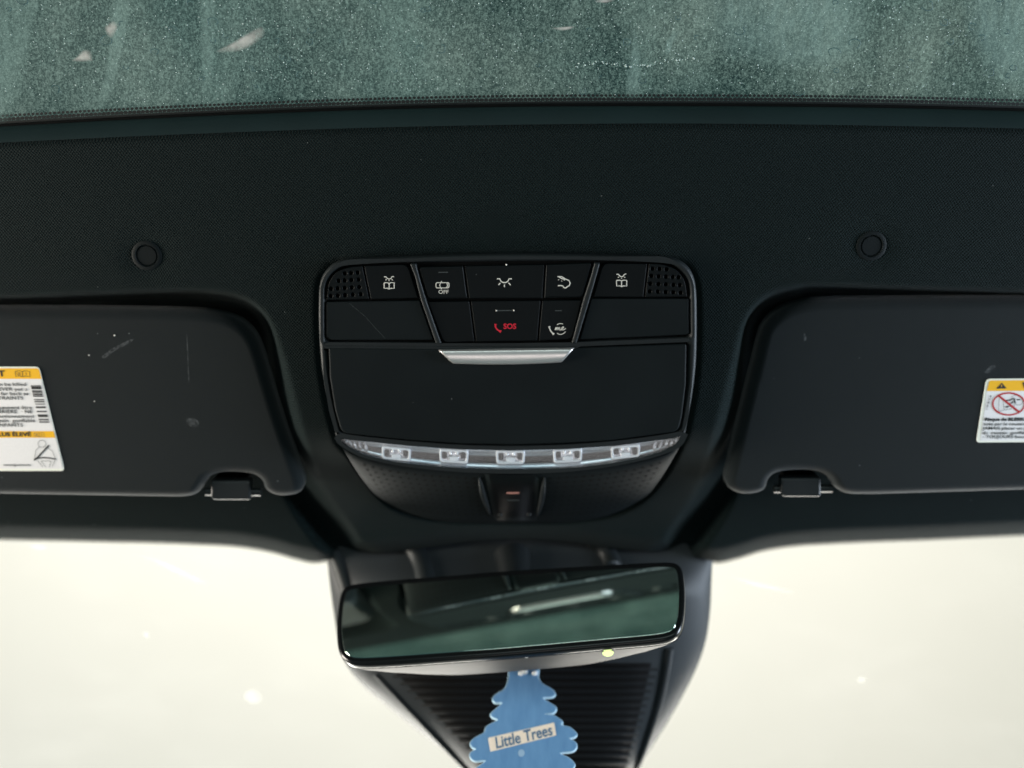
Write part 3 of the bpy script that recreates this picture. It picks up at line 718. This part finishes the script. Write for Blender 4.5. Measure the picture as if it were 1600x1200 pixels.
# ================================================================== SUN VISORS
ZV, ZV0 = -.007, -.024
def visor(label, outline, c, rod, clip, clabel):
    vz = panel_thing('sun_visor', label, 'sun visor', S(c[0], c[1], ZV), 'sun visors')
    pslab('board', vz, [catmull(outline, 4)], ZV0, ZV, M['visor'], .0058, 8)
    attach(mesh_obj('pivot_rod', tube_mesh([S2(rod, ZV - .008).tolist()], .0024, 12), M['satin']), vz)
    (x0, x1, y0, y1) = clip
    cl = panel_thing('visor_clip', clabel, 'clip', S((x0 + x1) / 2, y1, ZV - .006), 'visor clips')
    pslab('hook', cl, [rounded([(x0, y0), (x1, y0), (x1, y1), (x0, y1)], [3, 3, 4, 9], 5)], ZV - .011, ZV - .0035, M['satin'], .0014, 4)
    pslab('foot', cl, [rounded([(x0 + 6, y0 - 6), (x1 - 6, y0 - 6), (x1 - 6, y1 - 12), (x0 + 6, y1 - 12)], 3)], ZV - .024, ZV - .0105, M['void'], .001)
    return vz
vl = visor('black cloth sun visor with seat belt sticker and small scuff', [(-640, 490), (-300, 486), (-120, 484), (0, 483.5), (150, 484), (280, 486), (335, 491), (372, 504), (396, 528), (409, 560), (421, 600), (438, 655), (456, 706), (468, 740), (473, 758), (468, 772), (450, 778), (428, 777), (413, 768), (407, 754), (394, 745), (372, 742), (346, 742), (326, 748), (316, 762), (305, 775), (285, 780), (240, 780), (120, 778), (0, 776), (-120, 774), (-640, 764)], (200, 630),
   [(321, 768), (408, 769)], (329, 391, 752, 782), 'small black clip holding the visor that bears the seat belt sticker')
vr = visor('black cloth sun visor with red prohibition sticker', [(2240, 474), (1900, 470), (1700, 468), (1600, 467.5), (1450, 468), (1310, 469.5), (1262, 473), (1224, 486), (1198, 509), (1187, 538), (1178, 575), (1166, 622), (1152, 680), (1140, 730), (1135, 750), (1140, 766), (1158, 775), (1180, 775), (1197, 768), (1203, 753), (1214, 743), (1236, 739), (1262, 738.5), (1284, 742), (1298, 751), (1306, 764), (1322, 774), (1350, 776.5), (1420, 775), (1600, 769.5), (1780, 764), (2240, 748)], (1400, 620),
   [(1209, 764), (1300, 763)], (1220, 1283, 748, 777), 'small black clip holding the visor that bears the red prohibition sticker')
# scuff and lint on the left visor
def scuffmat():
    t = NT('scuff'); c = t.coord(); n = t.noise(t.mapping(c, (1, 1, 1), (0, 0, R(35))), 700, 3, .7)
    tr = t.n('ShaderNodeBsdfTransparent')
    return t.done(t.mixs(t.ramp(n, .40, .70, 0, .34), tr.outputs[0], t.bsdf((.22, .23, .24), .8)))
M['scuff'] = scuffmat()
def decal(name, pts, z, mat, root):
    p = S2(catmull(pts, 4), z); me = bpy.data.meshes.new('m'); me.from_pydata(p.tolist(), [], [list(range(len(p)))])
    return attach(mesh_obj(name, me, mat), root)
decal('scuff_mark', [(290, 657), (297, 653), (306, 655), (311, 661), (307, 667), (297, 666)], ZV + .00012, M['scuff'], vl)
decal('scuff_mark', [(160, 556), (176, 544), (205, 530), (206, 534), (180, 548), (164, 560)], ZV + .00012, M['scuff'], vl)
decal('scuff_mark', [(291.5, 528), (293, 528), (295.5, 590), (294, 590)], ZV + .00012, M['scuff'], vl)
decal('scuff_mark', [(1255, 522), (1259, 522), (1260, 532), (1256, 532)], ZV + .00012, M['scuff'], vr)
decal('scuff_mark', [(1538, 578), (1552, 570), (1556, 574), (1542, 584)], ZV + .00012, M['scuff'], vr)
for (a, b, r_) in ((179, 524, 1.3), (139, 555, 1.1), (147.5, 627, 1.0)):
    attach(mesh_obj('lint', ball_mesh(S(a, b, ZV), r_ * PX), M['print']), vl)
strokes('hairline_scratch', con, [[(546, 474), (570, 494), (588, 514), (602, 529)]], .5, ZB + .00002, M['print_dim'])
# stickers -----------------------------------------------------------
ZS = ZV + .0003
def on(o, root): o.parent = root; o.location = (0, 0, 0); return o
def quad(name, pts, z, mat, root, r=0):
    p = S2(rounded(pts, r) if r else pts, z); me = bpy.data.meshes.new('m'); me.from_pydata(p.tolist(), [], [list(range(len(p)))])
    return on(attach(mesh_obj(name, me, mat), vl), root)
sl = pslab('warning_label', vl, [rounded([(-230, 573), (61, 573), (101, 736), (-230, 736)], [6, 7, 6, 6])], ZV - .0002, ZS, M['paper_edge'], .0001)
sl['label'] = 'white and yellow seat belt warning sticker with barcode'
def xr(v): return 64 + (v - 576) * .2445          # right side of the printed field
quad('white_field', [(-226, 592), (xr(592) - 3.5, 592), (xr(732) - 3.5, 732.5), (-226, 732.5)], ZS + .0001, M['paper'], sl)
quad('yellow_band', [(-226, 575.6), (58, 575.6), (61, 577.5), (xr(592) - 3, 592), (-226, 592)], ZS + .0002, M['yellow'], sl)
quad('yellow_band', [(-226, 673.6), (xr(673.6) - 4, 673.6), (xr(684) - 4, 684), (-226, 684)], ZS + .0002, M['yellow'], sl)
tz = ZS + .0003
def T(s, u, v, h, mat='ink', w=.05, sx=1.1, align='RIGHT', root=None, rz=0): return on(ptext('lettering', vl, s, u, v, h, tz, M[mat], w, sx, align, rz), root or sl)
T('T', 7, 584, 13.5, w=.5, sx=1.15)
for s, u, v in (('can be killed', 41, 600.8), ('NEVER put a', 43, 608.2), ('s far back as', 44.5, 615.2), ('ESTRAINTS', 36.5, 622.2), ('ns peuvent être', 50, 637), ('E ARRIÈRE  · NE', 51, 643.4), ('fonctionnement', 53.5, 650.6), ('oussin  gonflable', 55, 657.4), ('R ENFANTS', 36, 664.4)):
    T(s, u, v, 8.0, w=.02, sx=1.28)
T('LUS ÉLEVÉ', 48.5, 678.9, 9.2, w=.3, sx=1.28)
T('renseignements', 48, 726.5, 5.4, 'ink_soft', sx=1.3)
for i, (v, hh, sh) in enumerate(((602.8, 1.0, 'ink_soft'), (604.8, 1.2, 'ink'), (607, 1.7, 'ink'), (611, 1.4, 'ink'), (613.4, 1.2, 'ink_soft'), (616.2, 1.5, 'ink'), (619, 1.3, 'ink'), (624.4, 1.0, 'ink'), (627.5, 1.6, 'ink_soft'), (631.4, 1.0, 'ink_soft'), (636.4, 1.9, 'ink'), (643, 1.4, 'ink'), (648.6, 1.4, 'ink'), (650.8, 1.3, 'ink'), (655.6, 1.7, 'ink_soft'), (659.4, 1.6, 'ink_soft'))):
    a = 48 + (v - 603) * .235; quad('barcode_bar', [(a, v - hh * .75), (a + 15.6, v - hh * .75), (a + 15.8, v + hh * .75), (a + .2, v + hh * .75)], tz, M[sh], sl)
def stk(lines, w, mat, root=None): return on(strokes('pictogram', vl, lines, w, tz, M[mat]), root or sl)
def book(u, v, k):
    return [[(u - 11*k, v - 3*k), (u - 5*k, v - 4*k), (u, v - 3*k), (u + 5*k, v - 4*k), (u + 11*k, v - 3*k), (u + 11.6*k, v + 5*k), (u + 5*k, v + 4*k), (u + .6*k, v + 5*k), (u - 5*k, v + 4*k), (u - 10*k, v + 5*k), (u - 11*k, v - 3*k)], [(u, v - 3*k), (u + .5*k, v + 5*k)], [(u + 5.4*k, v - 1.4*k), (u + 5.8*k, v + 2.4*k)],
            [(u - 8*k, v - 1*k), (u - 3*k, v - 1*k)], [(u - 8*k, v + .8*k), (u - 3*k, v + .8*k)], [(u - 7.6*k, v + 2.6*k), (u - 2.6*k, v + 2.6*k)]]
stk(book(35, 583.4, 1.02), .85, 'ink'); stk(book(61, 678.8, .72), .6, 'ink_soft')
Z6 = lambda p: [(x / 6., 560 + y / 6.) for x, y in p]
stk([Z6(arc(392, 800, 36, 34, 0, 360, 18)), Z6([(368, 828), (335, 865), (325, 935)]), Z6([(440, 830), (490, 870), (518, 935)]), Z6([(350, 955), (400, 1018)]), Z6([(385, 962), (430, 1018)]), Z6([(478, 962), (462, 1018)]), Z6([(515, 955), (490, 1018)]), Z6([(390, 960), (478, 962)])], .75, 'ink_soft')
stk([Z6([(458, 815), (340, 940), (318, 955)]), Z6([(322, 942), (400, 930), (460, 934), (524, 946)])], 2.3, 'ink')
sr = pslab('warning_label', vr, [rounded([(1541, 592), (1860, 590), (1860, 689), (1525, 691.5)], [7, 6, 6, 6])], ZV - .0002, ZS, M['paper_edge'], .0001)
sr['label'] = 'white and yellow airbag warning sticker with red prohibition sign'
def quadr(*a, **k): o = quad(*a, **k); return o
def xl(v): return 1543.5 - (v - 595) * .16
vl_keep = vl
vl = vr                                            # the helpers above write on the visor vl
quad('white_field', [(xl(611) + 1, 611), (1856, 609.5), (1856, 686), (xl(688) + 3, 688.4)], ZS + .0001, M['paper'], sr)
quad('yellow_band', [(xl(596) + 2, 597), (xl(594) + 4, 594.6), (1856, 592.6), (1856, 609.5), (xl(611) + 1, 611)], ZS + .0002, M['yellow'], sr)
quad('warning_triangle', [(1556.5, 607.4), (1573, 607), (1565.5, 598)], tz, M['ink'], sr)
stk([[(1565.2, 601), (1564.8, 604.4)], [(1564.7, 606), (1564.7, 606.3)]], 1.1, 'yellow', sr)
T('W', 1597.5, 602.6, 13.5, w=.5, sx=1.15, align='LEFT', root=sr)
stk([arc(1576.2, 631.2, 25, 17.2, 0, 360, 30)], 2.5, 'ink_red', sr); stk([[(1560.5, 618.2), (1592, 643.4)]], 2.9, 'ink_red', sr)
ZR = lambda p: [(1500 + x / 8.57, 570 + y / 8.57) for x, y in p]
stk([ZR([(525, 450), (518, 625)]), ZR([(580, 490), (590, 600)]), ZR([(525, 625), (590, 605), (690, 590)]), ZR(arc(785, 475, 58, 66, -90, 150, 14)), ZR([(690, 440), (720, 410), (760, 410)]), ZR([(730, 520), (725, 570)])], .7, 'ink_soft', sr)
stk([ZR([(615, 480), (665, 475), (705, 455)]), ZR([(720, 440), (742, 515)]), ZR([(680, 520), (712, 490)]), ZR([(610, 565), (660, 555)]), ZR([(630, 575), (640, 560)]), ZR([(765, 465), (805, 468)])], 2.1, 'ink', sr)
for s, u, v, w_ in (('Risque de BLESSU', 1538.5, 655.4, .35), ('tués par le coussin g', 1537, 662.6, .05), ('JAMAIS placer un po', 1536, 669.4, .05), ('du  coussin  gonflab', 1535, 676.4, .05), ('- TOUJOURS boucler', 1535, 682.6, .05)):
    T(s, u, v, 7.4, w=w_, sx=1.2, align='LEFT', root=sr)
T('A 205 584 93 00', 1545, 629, 3.6, 'ink_soft', sx=1., align='CENTER', root=sr, rz=80)
vl = vl_keep

# ================================================================== WINDSCREEN AND WALL OUTSIDE
ZW = -.060                         # glass height behind the lining's plane at the lining's edge
YW = float(S(800, 850, ZW)[1])
WSL = math.tan(R(8))
def wz(y): return ZW + WSL * (YW - y)
def SW(u, v, dz=0.):
    """pixel -> point on the windscreen (dz towards the cabin)"""
    a = (np.asarray(u, float) - 800) / FPX; b = -(np.asarray(v, float) - 600) / FPX
    # in the lining's frame the ray is C + t*d
    C = np.array([0, D0 * sT, D0 * cT]); d = np.stack([a, b * cT - sT, -b * sT - cT], -1)
    t = (ZW + dz + WSL * (YW - C[1]) - C[2]) / (d[..., 2] + WSL * d[..., 1])
    return C + t[..., None] * d
ws = panel_thing('windscreen', 'clear windscreen in front of bright white wall', 'windscreen', SW(800., 1000.))
def wsmat():
    t = NT('windscreen_glass'); c = t.coord()
    tr = t.n('ShaderNodeBsdfTransparent'); tr.inputs[0].default_value = (.985, .985, .97, 1)
    gl = t.n('ShaderNodeBsdfGlossy'); gl.inputs['Roughness'].default_value = .02
    tl = t.n('ShaderNodeBsdfTranslucent'); tl.inputs[0].default_value = (.9, .9, .88, 1)
    sm = t.ramp(t.noise(t.mapping(c, (9, 20, 9), (0, 0, R(25))), 1, 5, .65), .50, .85, 0, .05)
    return t.done(t.mixs(.03, t.mixs(sm, tr.outputs[0], tl.outputs[0]), gl.outputs[0]))
P = np.array([[SW(np.float64(u), np.float64(v)) for u in np.linspace(-900, 2500, 8)] for v in (800, 900, 1100, 1300, 1600, 2000)])
attach(mesh_obj('glass_pane', grid_mesh(P), wsmat()), ws)
M['veil'] = smearmat('windscreen_smear', (.95, .95, .93), .22, 'ShaderNodeBsdfTranslucent', 40)
for m_, pts in (('veil', [(222, 868), (232, 868), (280, 888), (326, 912), (316, 914), (268, 892)]), ('veil', [(378, 1086), (390, 1076), (406, 1080), (412, 1092), (402, 1102), (386, 1098)]),
                ('veil', [(223, 990), (229, 987), (234, 993), (228, 998)]), ('veil', [(1338, 1062), (1345, 1056), (1354, 1060), (1350, 1067), (1341, 1068)]), ('veil', [(1140, 900), (1160, 905), (1240, 924), (1236, 927), (1180, 916)]),
                ('veil', [(44, 854), (60, 850), (76, 855), (62, 860)])):
    q = catmull(pts, 4); soft_patch('smear', SW(q[:, 0], q[:, 1], .0006), M[m_], ws)
M['frit2'] = frit_material('windscreen_dots', 4, 1.2)
uu = np.linspace(-700, 2300, 400); e = interp(EDGE_FRONT, uu)
for (ua, ub) in ((-700, 512), (1112, 2300)):
    uu = np.linspace(ua, ub, 180); e = interp(EDGE_FRONT, uu)
    P = np.stack([SW(uu, e - 4, .0008), SW(uu, e + 5, .0008)], 0)
    L = np.concatenate([[0], np.cumsum(np.linalg.norm(np.diff(P[0], axis=0), axis=1))]) / .0016
    me = grid_mesh(P); set_uv(me, np.concatenate([np.stack([L, np.zeros(180)], 1), np.stack([L, np.full(180, 4)], 1)]))
    attach(mesh_obj('dotted_border', me, M['frit2']), ws)
def wallmat():
    t = NT('white_painted_wall'); c = t.coord(); n = t.noise(c, 1.2, 4)
    return t.done(t.bsdf(t.mix(n, (.80, .79, .75), (.84, .83, .80)), .9, 0, t.bump(t.noise(c, 60, 3), .1, .002)))
bm = bmesh.new()
for v in ((-6, 4.5, -1), (6, 4.5, -1), (6, 4.5, 7), (-6, 4.5, 7), (-6, 4.9, -1), (6, 4.9, -1), (6, 4.9, 7), (-6, 4.9, 7)): bm.verts.new(v)
bm.verts.ensure_lookup_table()
for f in ((0, 1, 2, 3), (7, 6, 5, 4), (0, 4, 5, 1), (3, 2, 6, 7), (0, 3, 7, 4), (1, 5, 6, 2)): bm.faces.new([bm.verts[i] for i in f])
bmesh.ops.recalc_face_normals(bm, faces=bm.faces)
me = bpy.data.meshes.new('wall'); bm.to_mesh(me); bm.free()
o = mesh_obj('wall', me, wallmat()); o['kind'] = 'structure'; o['label'] = 'bright white wall outside in front of the car'

# ================================================================== SENSOR COVER ON THE WINDSCREEN
LEFT = [(800, 508), (860, 510), (900, 514), (960, 522), (1010, 531), (1040, 542), (1070, 566), (1100, 602), (1150, 664), (1200, 728), (1240, 772), (1270, 800)]
RIGHT = [(800, 1116), (860, 1114), (900, 1112), (960, 1109), (1000, 1103), (1040, 1090), (1070, 1076), (1100, 1060), (1150, 1030), (1200, 994), (1240, 950), (1270, 920)]
cov = panel_thing('sensor_cover', 'black ribbed sensor cover on the windscreen behind the mirror', 'sensor cover', SW(800., 1000.))
vv = np.linspace(800, 1270, 90); kk = np.linspace(-1, 1, 90)
kk = np.sign(kk) * np.abs(kk) ** .75
Lv, Rv = interp(LEFT, vv), interp(RIGHT, vv)
def cover_h(k_, v_):
    return .030 * (1 - np.abs(k_) ** 3.2) ** .55 * (1 - .55 * smooth(1120, 1275, v_)) * (.08 + .92 * smooth(846, 935, v_)) + .001
P = []
for i, v_ in enumerate(vv):
    u_ = (Lv[i] + Rv[i]) / 2 + (Rv[i] - Lv[i]) / 2 * kk
    P.append(SW(u_, np.full(len(u_), v_), cover_h(kk, v_)))
attach(mesh_obj('shell', grid_mesh(np.array(P)), M['cover']), cov)
def on_cover(u, v, dz):
    l, r_ = interp(LEFT, np.array([v]))[0], interp(RIGHT, np.array([v]))[0]
    k_ = np.clip((u - (l + r_) / 2) / ((r_ - l) / 2), -1, 1); return SW(np.float64(u), np.float64(v), float(cover_h(k_, v)) + dz)
bed = []
for v_ in np.linspace(1036, 1206, 24):
    bed.append([on_cover(u_, v_, .0004 - (.002 if j in (0, 19) else 0)) for j, u_ in enumerate(np.linspace(594 + (v_ - 1046) * 1.02, 1035 - (v_ - 1046) * .30, 20))])
attach(mesh_obj('grille_bed', grid_mesh(np.array(bed)), M['void']), cov)
for i in range(14):
    v_ = 1046 + 11.3 * i
    a = 600 + (v_ - 1046) * 1.02; b = 1030 - (v_ - 1046) * .30
    us_ = np.linspace(a, b, 16); rows = []
    for dv, dz in ((-3.0, .0003), (-2.2, .0019), (1.8, .0019), (2.6, .0003)):
        rows.append([on_cover(u_, v_ + dv, dz - (.002 if j in (0, 15) else 0)) for j, u_ in enumerate(us_)])
    attach(mesh_obj('slat', grid_mesh(np.array(rows)), M['slat']), cov)
rl = catmull([(1046, 1012), (1040, 1050), (1030, 1095), (1014, 1145), (996, 1195), (984, 1222)], 5, False)
attach(mesh_obj('edge_rib', tube_mesh([[on_cover(a, b, .0) .tolist() for a, b in rl]], .0028, 10), M['cover']), cov)
ll = catmull([(588, 1052), (626, 1092), (668, 1136), (712, 1182), (745, 1215)], 5, False)
attach(mesh_obj('edge_rib', tube_mesh([[on_cover(a, b, -.0012).tolist() for a, b in ll]], .0026, 10), M['cover']), cov)
# ridges added to the cover to shape the highlights right under the lining
for ln, r_ in (([(640, 846), (652, 866), (662, 890), (668, 930)], .0065), ([(925, 842), (940, 854), (955, 880), (962, 920)], .0065), ([(522, 862), (533, 890), (546, 930)], .005)):
    pp = catmull(ln, 6, False)
    attach(mesh_obj('highlight_ridge', tube_mesh([[on_cover(a, b, -.002).tolist() for a, b in pp]], r_, 14), M['housing']), cov)

# ================================================================== REAR-VIEW MIRROR
def plane_frame(u, v, depth, n_world, roll=0.):
    d = Vector(((u - 800) / FPX, -(v - 600) / FPX, -1)); o = MCAM @ (d * depth)
    n = Vector(n_world).normalized(); ex = Vector((0, 0, 1)).cross(n).normalized()
    ex = Matrix.Rotation(roll, 3, n) @ ex
    ey = n.cross(ex)
    return Matrix(((ex.x, ey.x, n.x, o.x), (ex.y, ey.y, n.y, o.y), (ex.z, ey.z, n.z, o.z), (0, 0, 0, 1)))
def to_plane(F, pts, z=0.):
    Fi = F.inverted() @ MCAM; C = Fi @ Vector((0, 0, 0)); out = []
    for (u, v) in pts:
        d = (Fi.to_3x3() @ Vector(((u - 800) / FPX, -(v - 600) / FPX, -1))); t = (z - C.z) / d.z
        p = C + d * t; out.append((p.x, p.y))
    return np.array(out)
N_MIR = Matrix.Rotation(R(-9), 3, 'Z') @ Vector((0, -math.cos(R(1.4)), -math.sin(R(1.4))))
FM = plane_frame(798, 957, .612, N_MIR)
mir = thing('rear_view_mirror', 'black frameless rear-view mirror with lit green diode', 'mirror', FM)
RIM = catmull([(530, 932), (537, 918), (552, 911.5), (600, 906), (700, 898), (800, 890), (900, 884), (1000, 878.5), (1042, 877), (1058, 880), (1066, 890), (1069.5, 912), (1070, 940), (1067.5, 968), (1061, 986), (1048, 996), (1020, 1001.5), (950, 1008), (800, 1021.5), (700, 1029), (600, 1036), (556, 1037), (538, 1030), (528, 1014), (525, 985), (526, 958)], 5)
def mslab(name, loops, z0, z1, mat, bev, parent=mir): return mesh_obj(name, slab_mesh(loops, z0, z1, bev, 4), mat, parent)
rim2 = to_plane(FM, RIM)
mslab('rim', [rim2], -.006, .0, M['rim'], .0018)
def mirrormat():
    t = NT('mirror_silver'); c = t.coord(); n = t.noise(c, 25, 4)
    return t.done(t.bsdf((.66, .77, .69), t.ramp(n, .35, .8, .02, .04), 1.0))
GLS = inset(RIM, 9)
mslab('mirror_glass', [to_plane(FM, GLS)], -.001, .0004, mirrormat(), .0003)
# shell behind: from the rim back to a smaller outline; its underside shows below the rim
cen = rim2.mean(0); rows = []
ang_dn = np.clip(-(rim2[:, 1] - cen[1]) / .02, 0, 1)
xn = (rim2[:, 0] - cen[0]) / np.abs(rim2[:, 0] - cen[0]).max()
for a_, z_ in ((0, -.0055), (.12, -.010), (.38, -.018), (.75, -.027), (1.1, -.034), (1.35, -.037)):
    ky = np.clip(1 - a_ * (.30 + .62 * np.abs(xn) ** 7), .05, 1); kx = 1 - .3 * a_
    p = cen + (rim2 - cen) * np.stack([np.full(len(ky), kx), ky], 1)
    rows.append(np.column_stack([p[:, 0], p[:, 1], np.full(len(p), z_)]))
M['mirror_shell'] = m_plastic('mirror_shell_satin', (.050, .048, .045), .6, .05, spec=.12)
mesh_obj('shell', finish(grid_mesh(np.array(rows), True), 60), M['mirror_shell'], mir)
def ledm():
    t = NT('lit_green_diode'); e = t.n('ShaderNodeEmission'); e.inputs[0].default_value = (.80, 1, .40, 1); e.inputs[1].default_value = 1.5
    return t.done(e.outputs[0])
Fi = FM.inverted()
from mathutils.bvhtree import BVHTree
sh = bpy.data.objects['shell.001'] if 'shell.001' in bpy.data.objects and bpy.data.objects['shell.001'].parent == mir else [c for c in mir.children if c.name.startswith('shell')][0]
tree_b = BVHTree.FromPolygons([v.co for v in sh.data.vertices], [list(p.vertices) for p in sh.data.polygons])
Cl = Fi @ (MCAM @ Vector((0, 0, 0))); dl = ((Fi @ (MCAM @ Vector(((950 - 800) / FPX, -(1020 - 600) / FPX, -1)))) - Cl).normalized()
hit = tree_b.ray_cast(Cl, dl)[0] or Cl + dl * .6
mesh_obj('diode', ball_mesh(hit - dl * .0010, .0023, (1.35, .8, 1.1)), ledm(), mir)
# stem to the cover
a_ = Vector((0, .01, -.036)); MPi = MP; b_ = Fi @ (MP @ Vector(on_cover(800, 868, -.003).tolist()))
mid = (a_ + b_) / 2 + Vector((0, .004, 0))
mesh_obj('stem', tube_mesh([[a_, mid, b_]], [.011, .009, .012], 16), M['satin'], mir)
mesh_obj('ball_joint', ball_mesh(a_, .013, (1, 1, 1), 20, 12), M['satin'], mir)

# ================================================================== AIR FRESHENER
FT = plane_frame(818, 1120, .638, Matrix.Rotation(R(-4), 3, 'Z') @ Vector((0, -1, -.06)))
tree = thing('air_freshener', 'blue tree shaped card air freshener hanging from the mirror', 'air freshener', FT)
TL = [(798, 1040), (794, 1062), (788, 1077), (779, 1083), (772, 1088), (769, 1094.5), (774, 1099.5), (784, 1099.6), (775, 1108), (768.5, 1113.5), (766, 1118), (769.6, 1122.8), (777, 1126), (766, 1132), (759, 1137), (756, 1145.5), (746, 1151), (738.5, 1156), (734, 1163), (737.7, 1169.5), (743, 1171.6), (735.6, 1176), (733.5, 1182), (737, 1188), (744, 1190.8), (758, 1190), (746, 1199), (735, 1208), (731, 1216), (738, 1223), (760, 1226), (803, 1225), (802, 1240), (785, 1244), (780, 1252)]
TR = [(839, 1041), (842, 1060), (849, 1069.7), (861.6, 1076.7), (868, 1083.8), (866, 1088.8), (860, 1091), (849, 1092), (860, 1099), (868.7, 1105), (870, 1109), (866, 1115), (855, 1117), (864, 1118), (872, 1122), (880, 1129), (878, 1133.4), (887, 1136), (894, 1139), (902, 1147.5), (898.5, 1153), (891, 1155), (898, 1159), (902, 1164.5), (900, 1171.6), (893, 1176), (876, 1178), (886, 1183), (894, 1188.6), (899, 1195.7), (896, 1203), (893, 1213), (880, 1219), (850, 1222), (838, 1223), (839, 1238), (856, 1242), (860, 1250)]
out = TL + TR[::-1] + [(818, 1047)][:0]
tp = to_plane(FT, catmull(out, 3))
me = slab_mesh([tp], -.0011, .0011, .0004, 2)
def bluecard(name, a, b):
    t = NT(name); c = t.coord(); n = t.noise(t.mapping(c, (1, .25, 1)), 260, 4); f = t.noise(c, 2600, 2)
    return t.done(t.bsdf(t.mix(t.ramp(n, .3, .7), a, b), .75, 0, t.bump(f, .3, .0003), Specular_IOR_Level=.2))
card, cedge = bluecard('blue_card', (.10, .23, .43), (.13, .28, .49)), bluecard('pale_card_edge', (.30, .46, .58), (.38, .54, .66))
me.materials.append(card); me.materials.append(cedge)
for p in me.polygons: p.material_index = 0 if abs(p.normal.z) > .97 else 1
mesh_obj('card', me, None, tree)
lb = to_plane(FT, rounded([(763, 1154.6), (866, 1130.6), (869.4, 1150.4), (766.7, 1176)], 1.5))
lab = mesh_obj('name_strip', slab_mesh([lb], .0010, .0014, .0001, 1), m_flat('cream_strip', (.82, .70, .58), .7), tree)
q = to_plane(FT, [(772, 1163), (863, 1141), (818, 1153.3)])
d = q[1] - q[0]; L = float(np.hypot(*d)); tm = text_mesh('Little Trees', L * .225, L * .004, 1.0, 'CENTER', .12, 1.0)
xs_ = [v.co.x for v in tm.vertices]; k_ = L * .97 / (max(xs_) - min(xs_))
tm.transform(Matrix.Translation((float(q[2][0]), float(q[2][1]), .00145)) @ Matrix.Rotation(math.atan2(d[1], d[0]), 4, 'Z') @ Matrix.Diagonal((k_, 1.25, 1, 1)))
mesh_obj('lettering', tm, m_flat('blue_ink', (.05, .13, .24), .7), lab)
c_ = to_plane(FT, [(815, 1178)])[0]
mesh_obj('round_mark', slab_mesh([[(c_[0] + .0019 * math.cos(a), c_[1] + .0022 * math.sin(a)) for a in np.linspace(0, 2 * math.pi, 20, endpoint=False)]], .001, .0013, .0001, 1), m_flat('pale_blue_mark', (.28, .42, .58), .7), tree)
for (u_, v_, r_) in ((814.5, 1054, .0014), (820, 1051.5, .0017), (836, 1053.5, .0015)):
    c_ = to_plane(FT, [(u_, v_)])[0]; mesh_obj('string_knot', ball_mesh((c_[0], c_[1], .0014), r_, (1.1, 1, .8)), m_flat('white_string', (.75, .75, .72), .7), tree)
# elastic loop up over the mirror's stem
A = Vector((*to_plane(FT, [(819, 1052)])[0], .0012)); B = FT.inverted() @ (FM @ Vector((.002, .022, -.052)))
mesh_obj('string', tube_mesh([[A, A + Vector((0, .004, -.004)), A.lerp(B, .35) + Vector((0, 0, -.010)), A.lerp(B, .7) + Vector((0, 0, -.008)), B]], .0005, 6), m_flat('string_white', (.7, .7, .68), .7), tree)
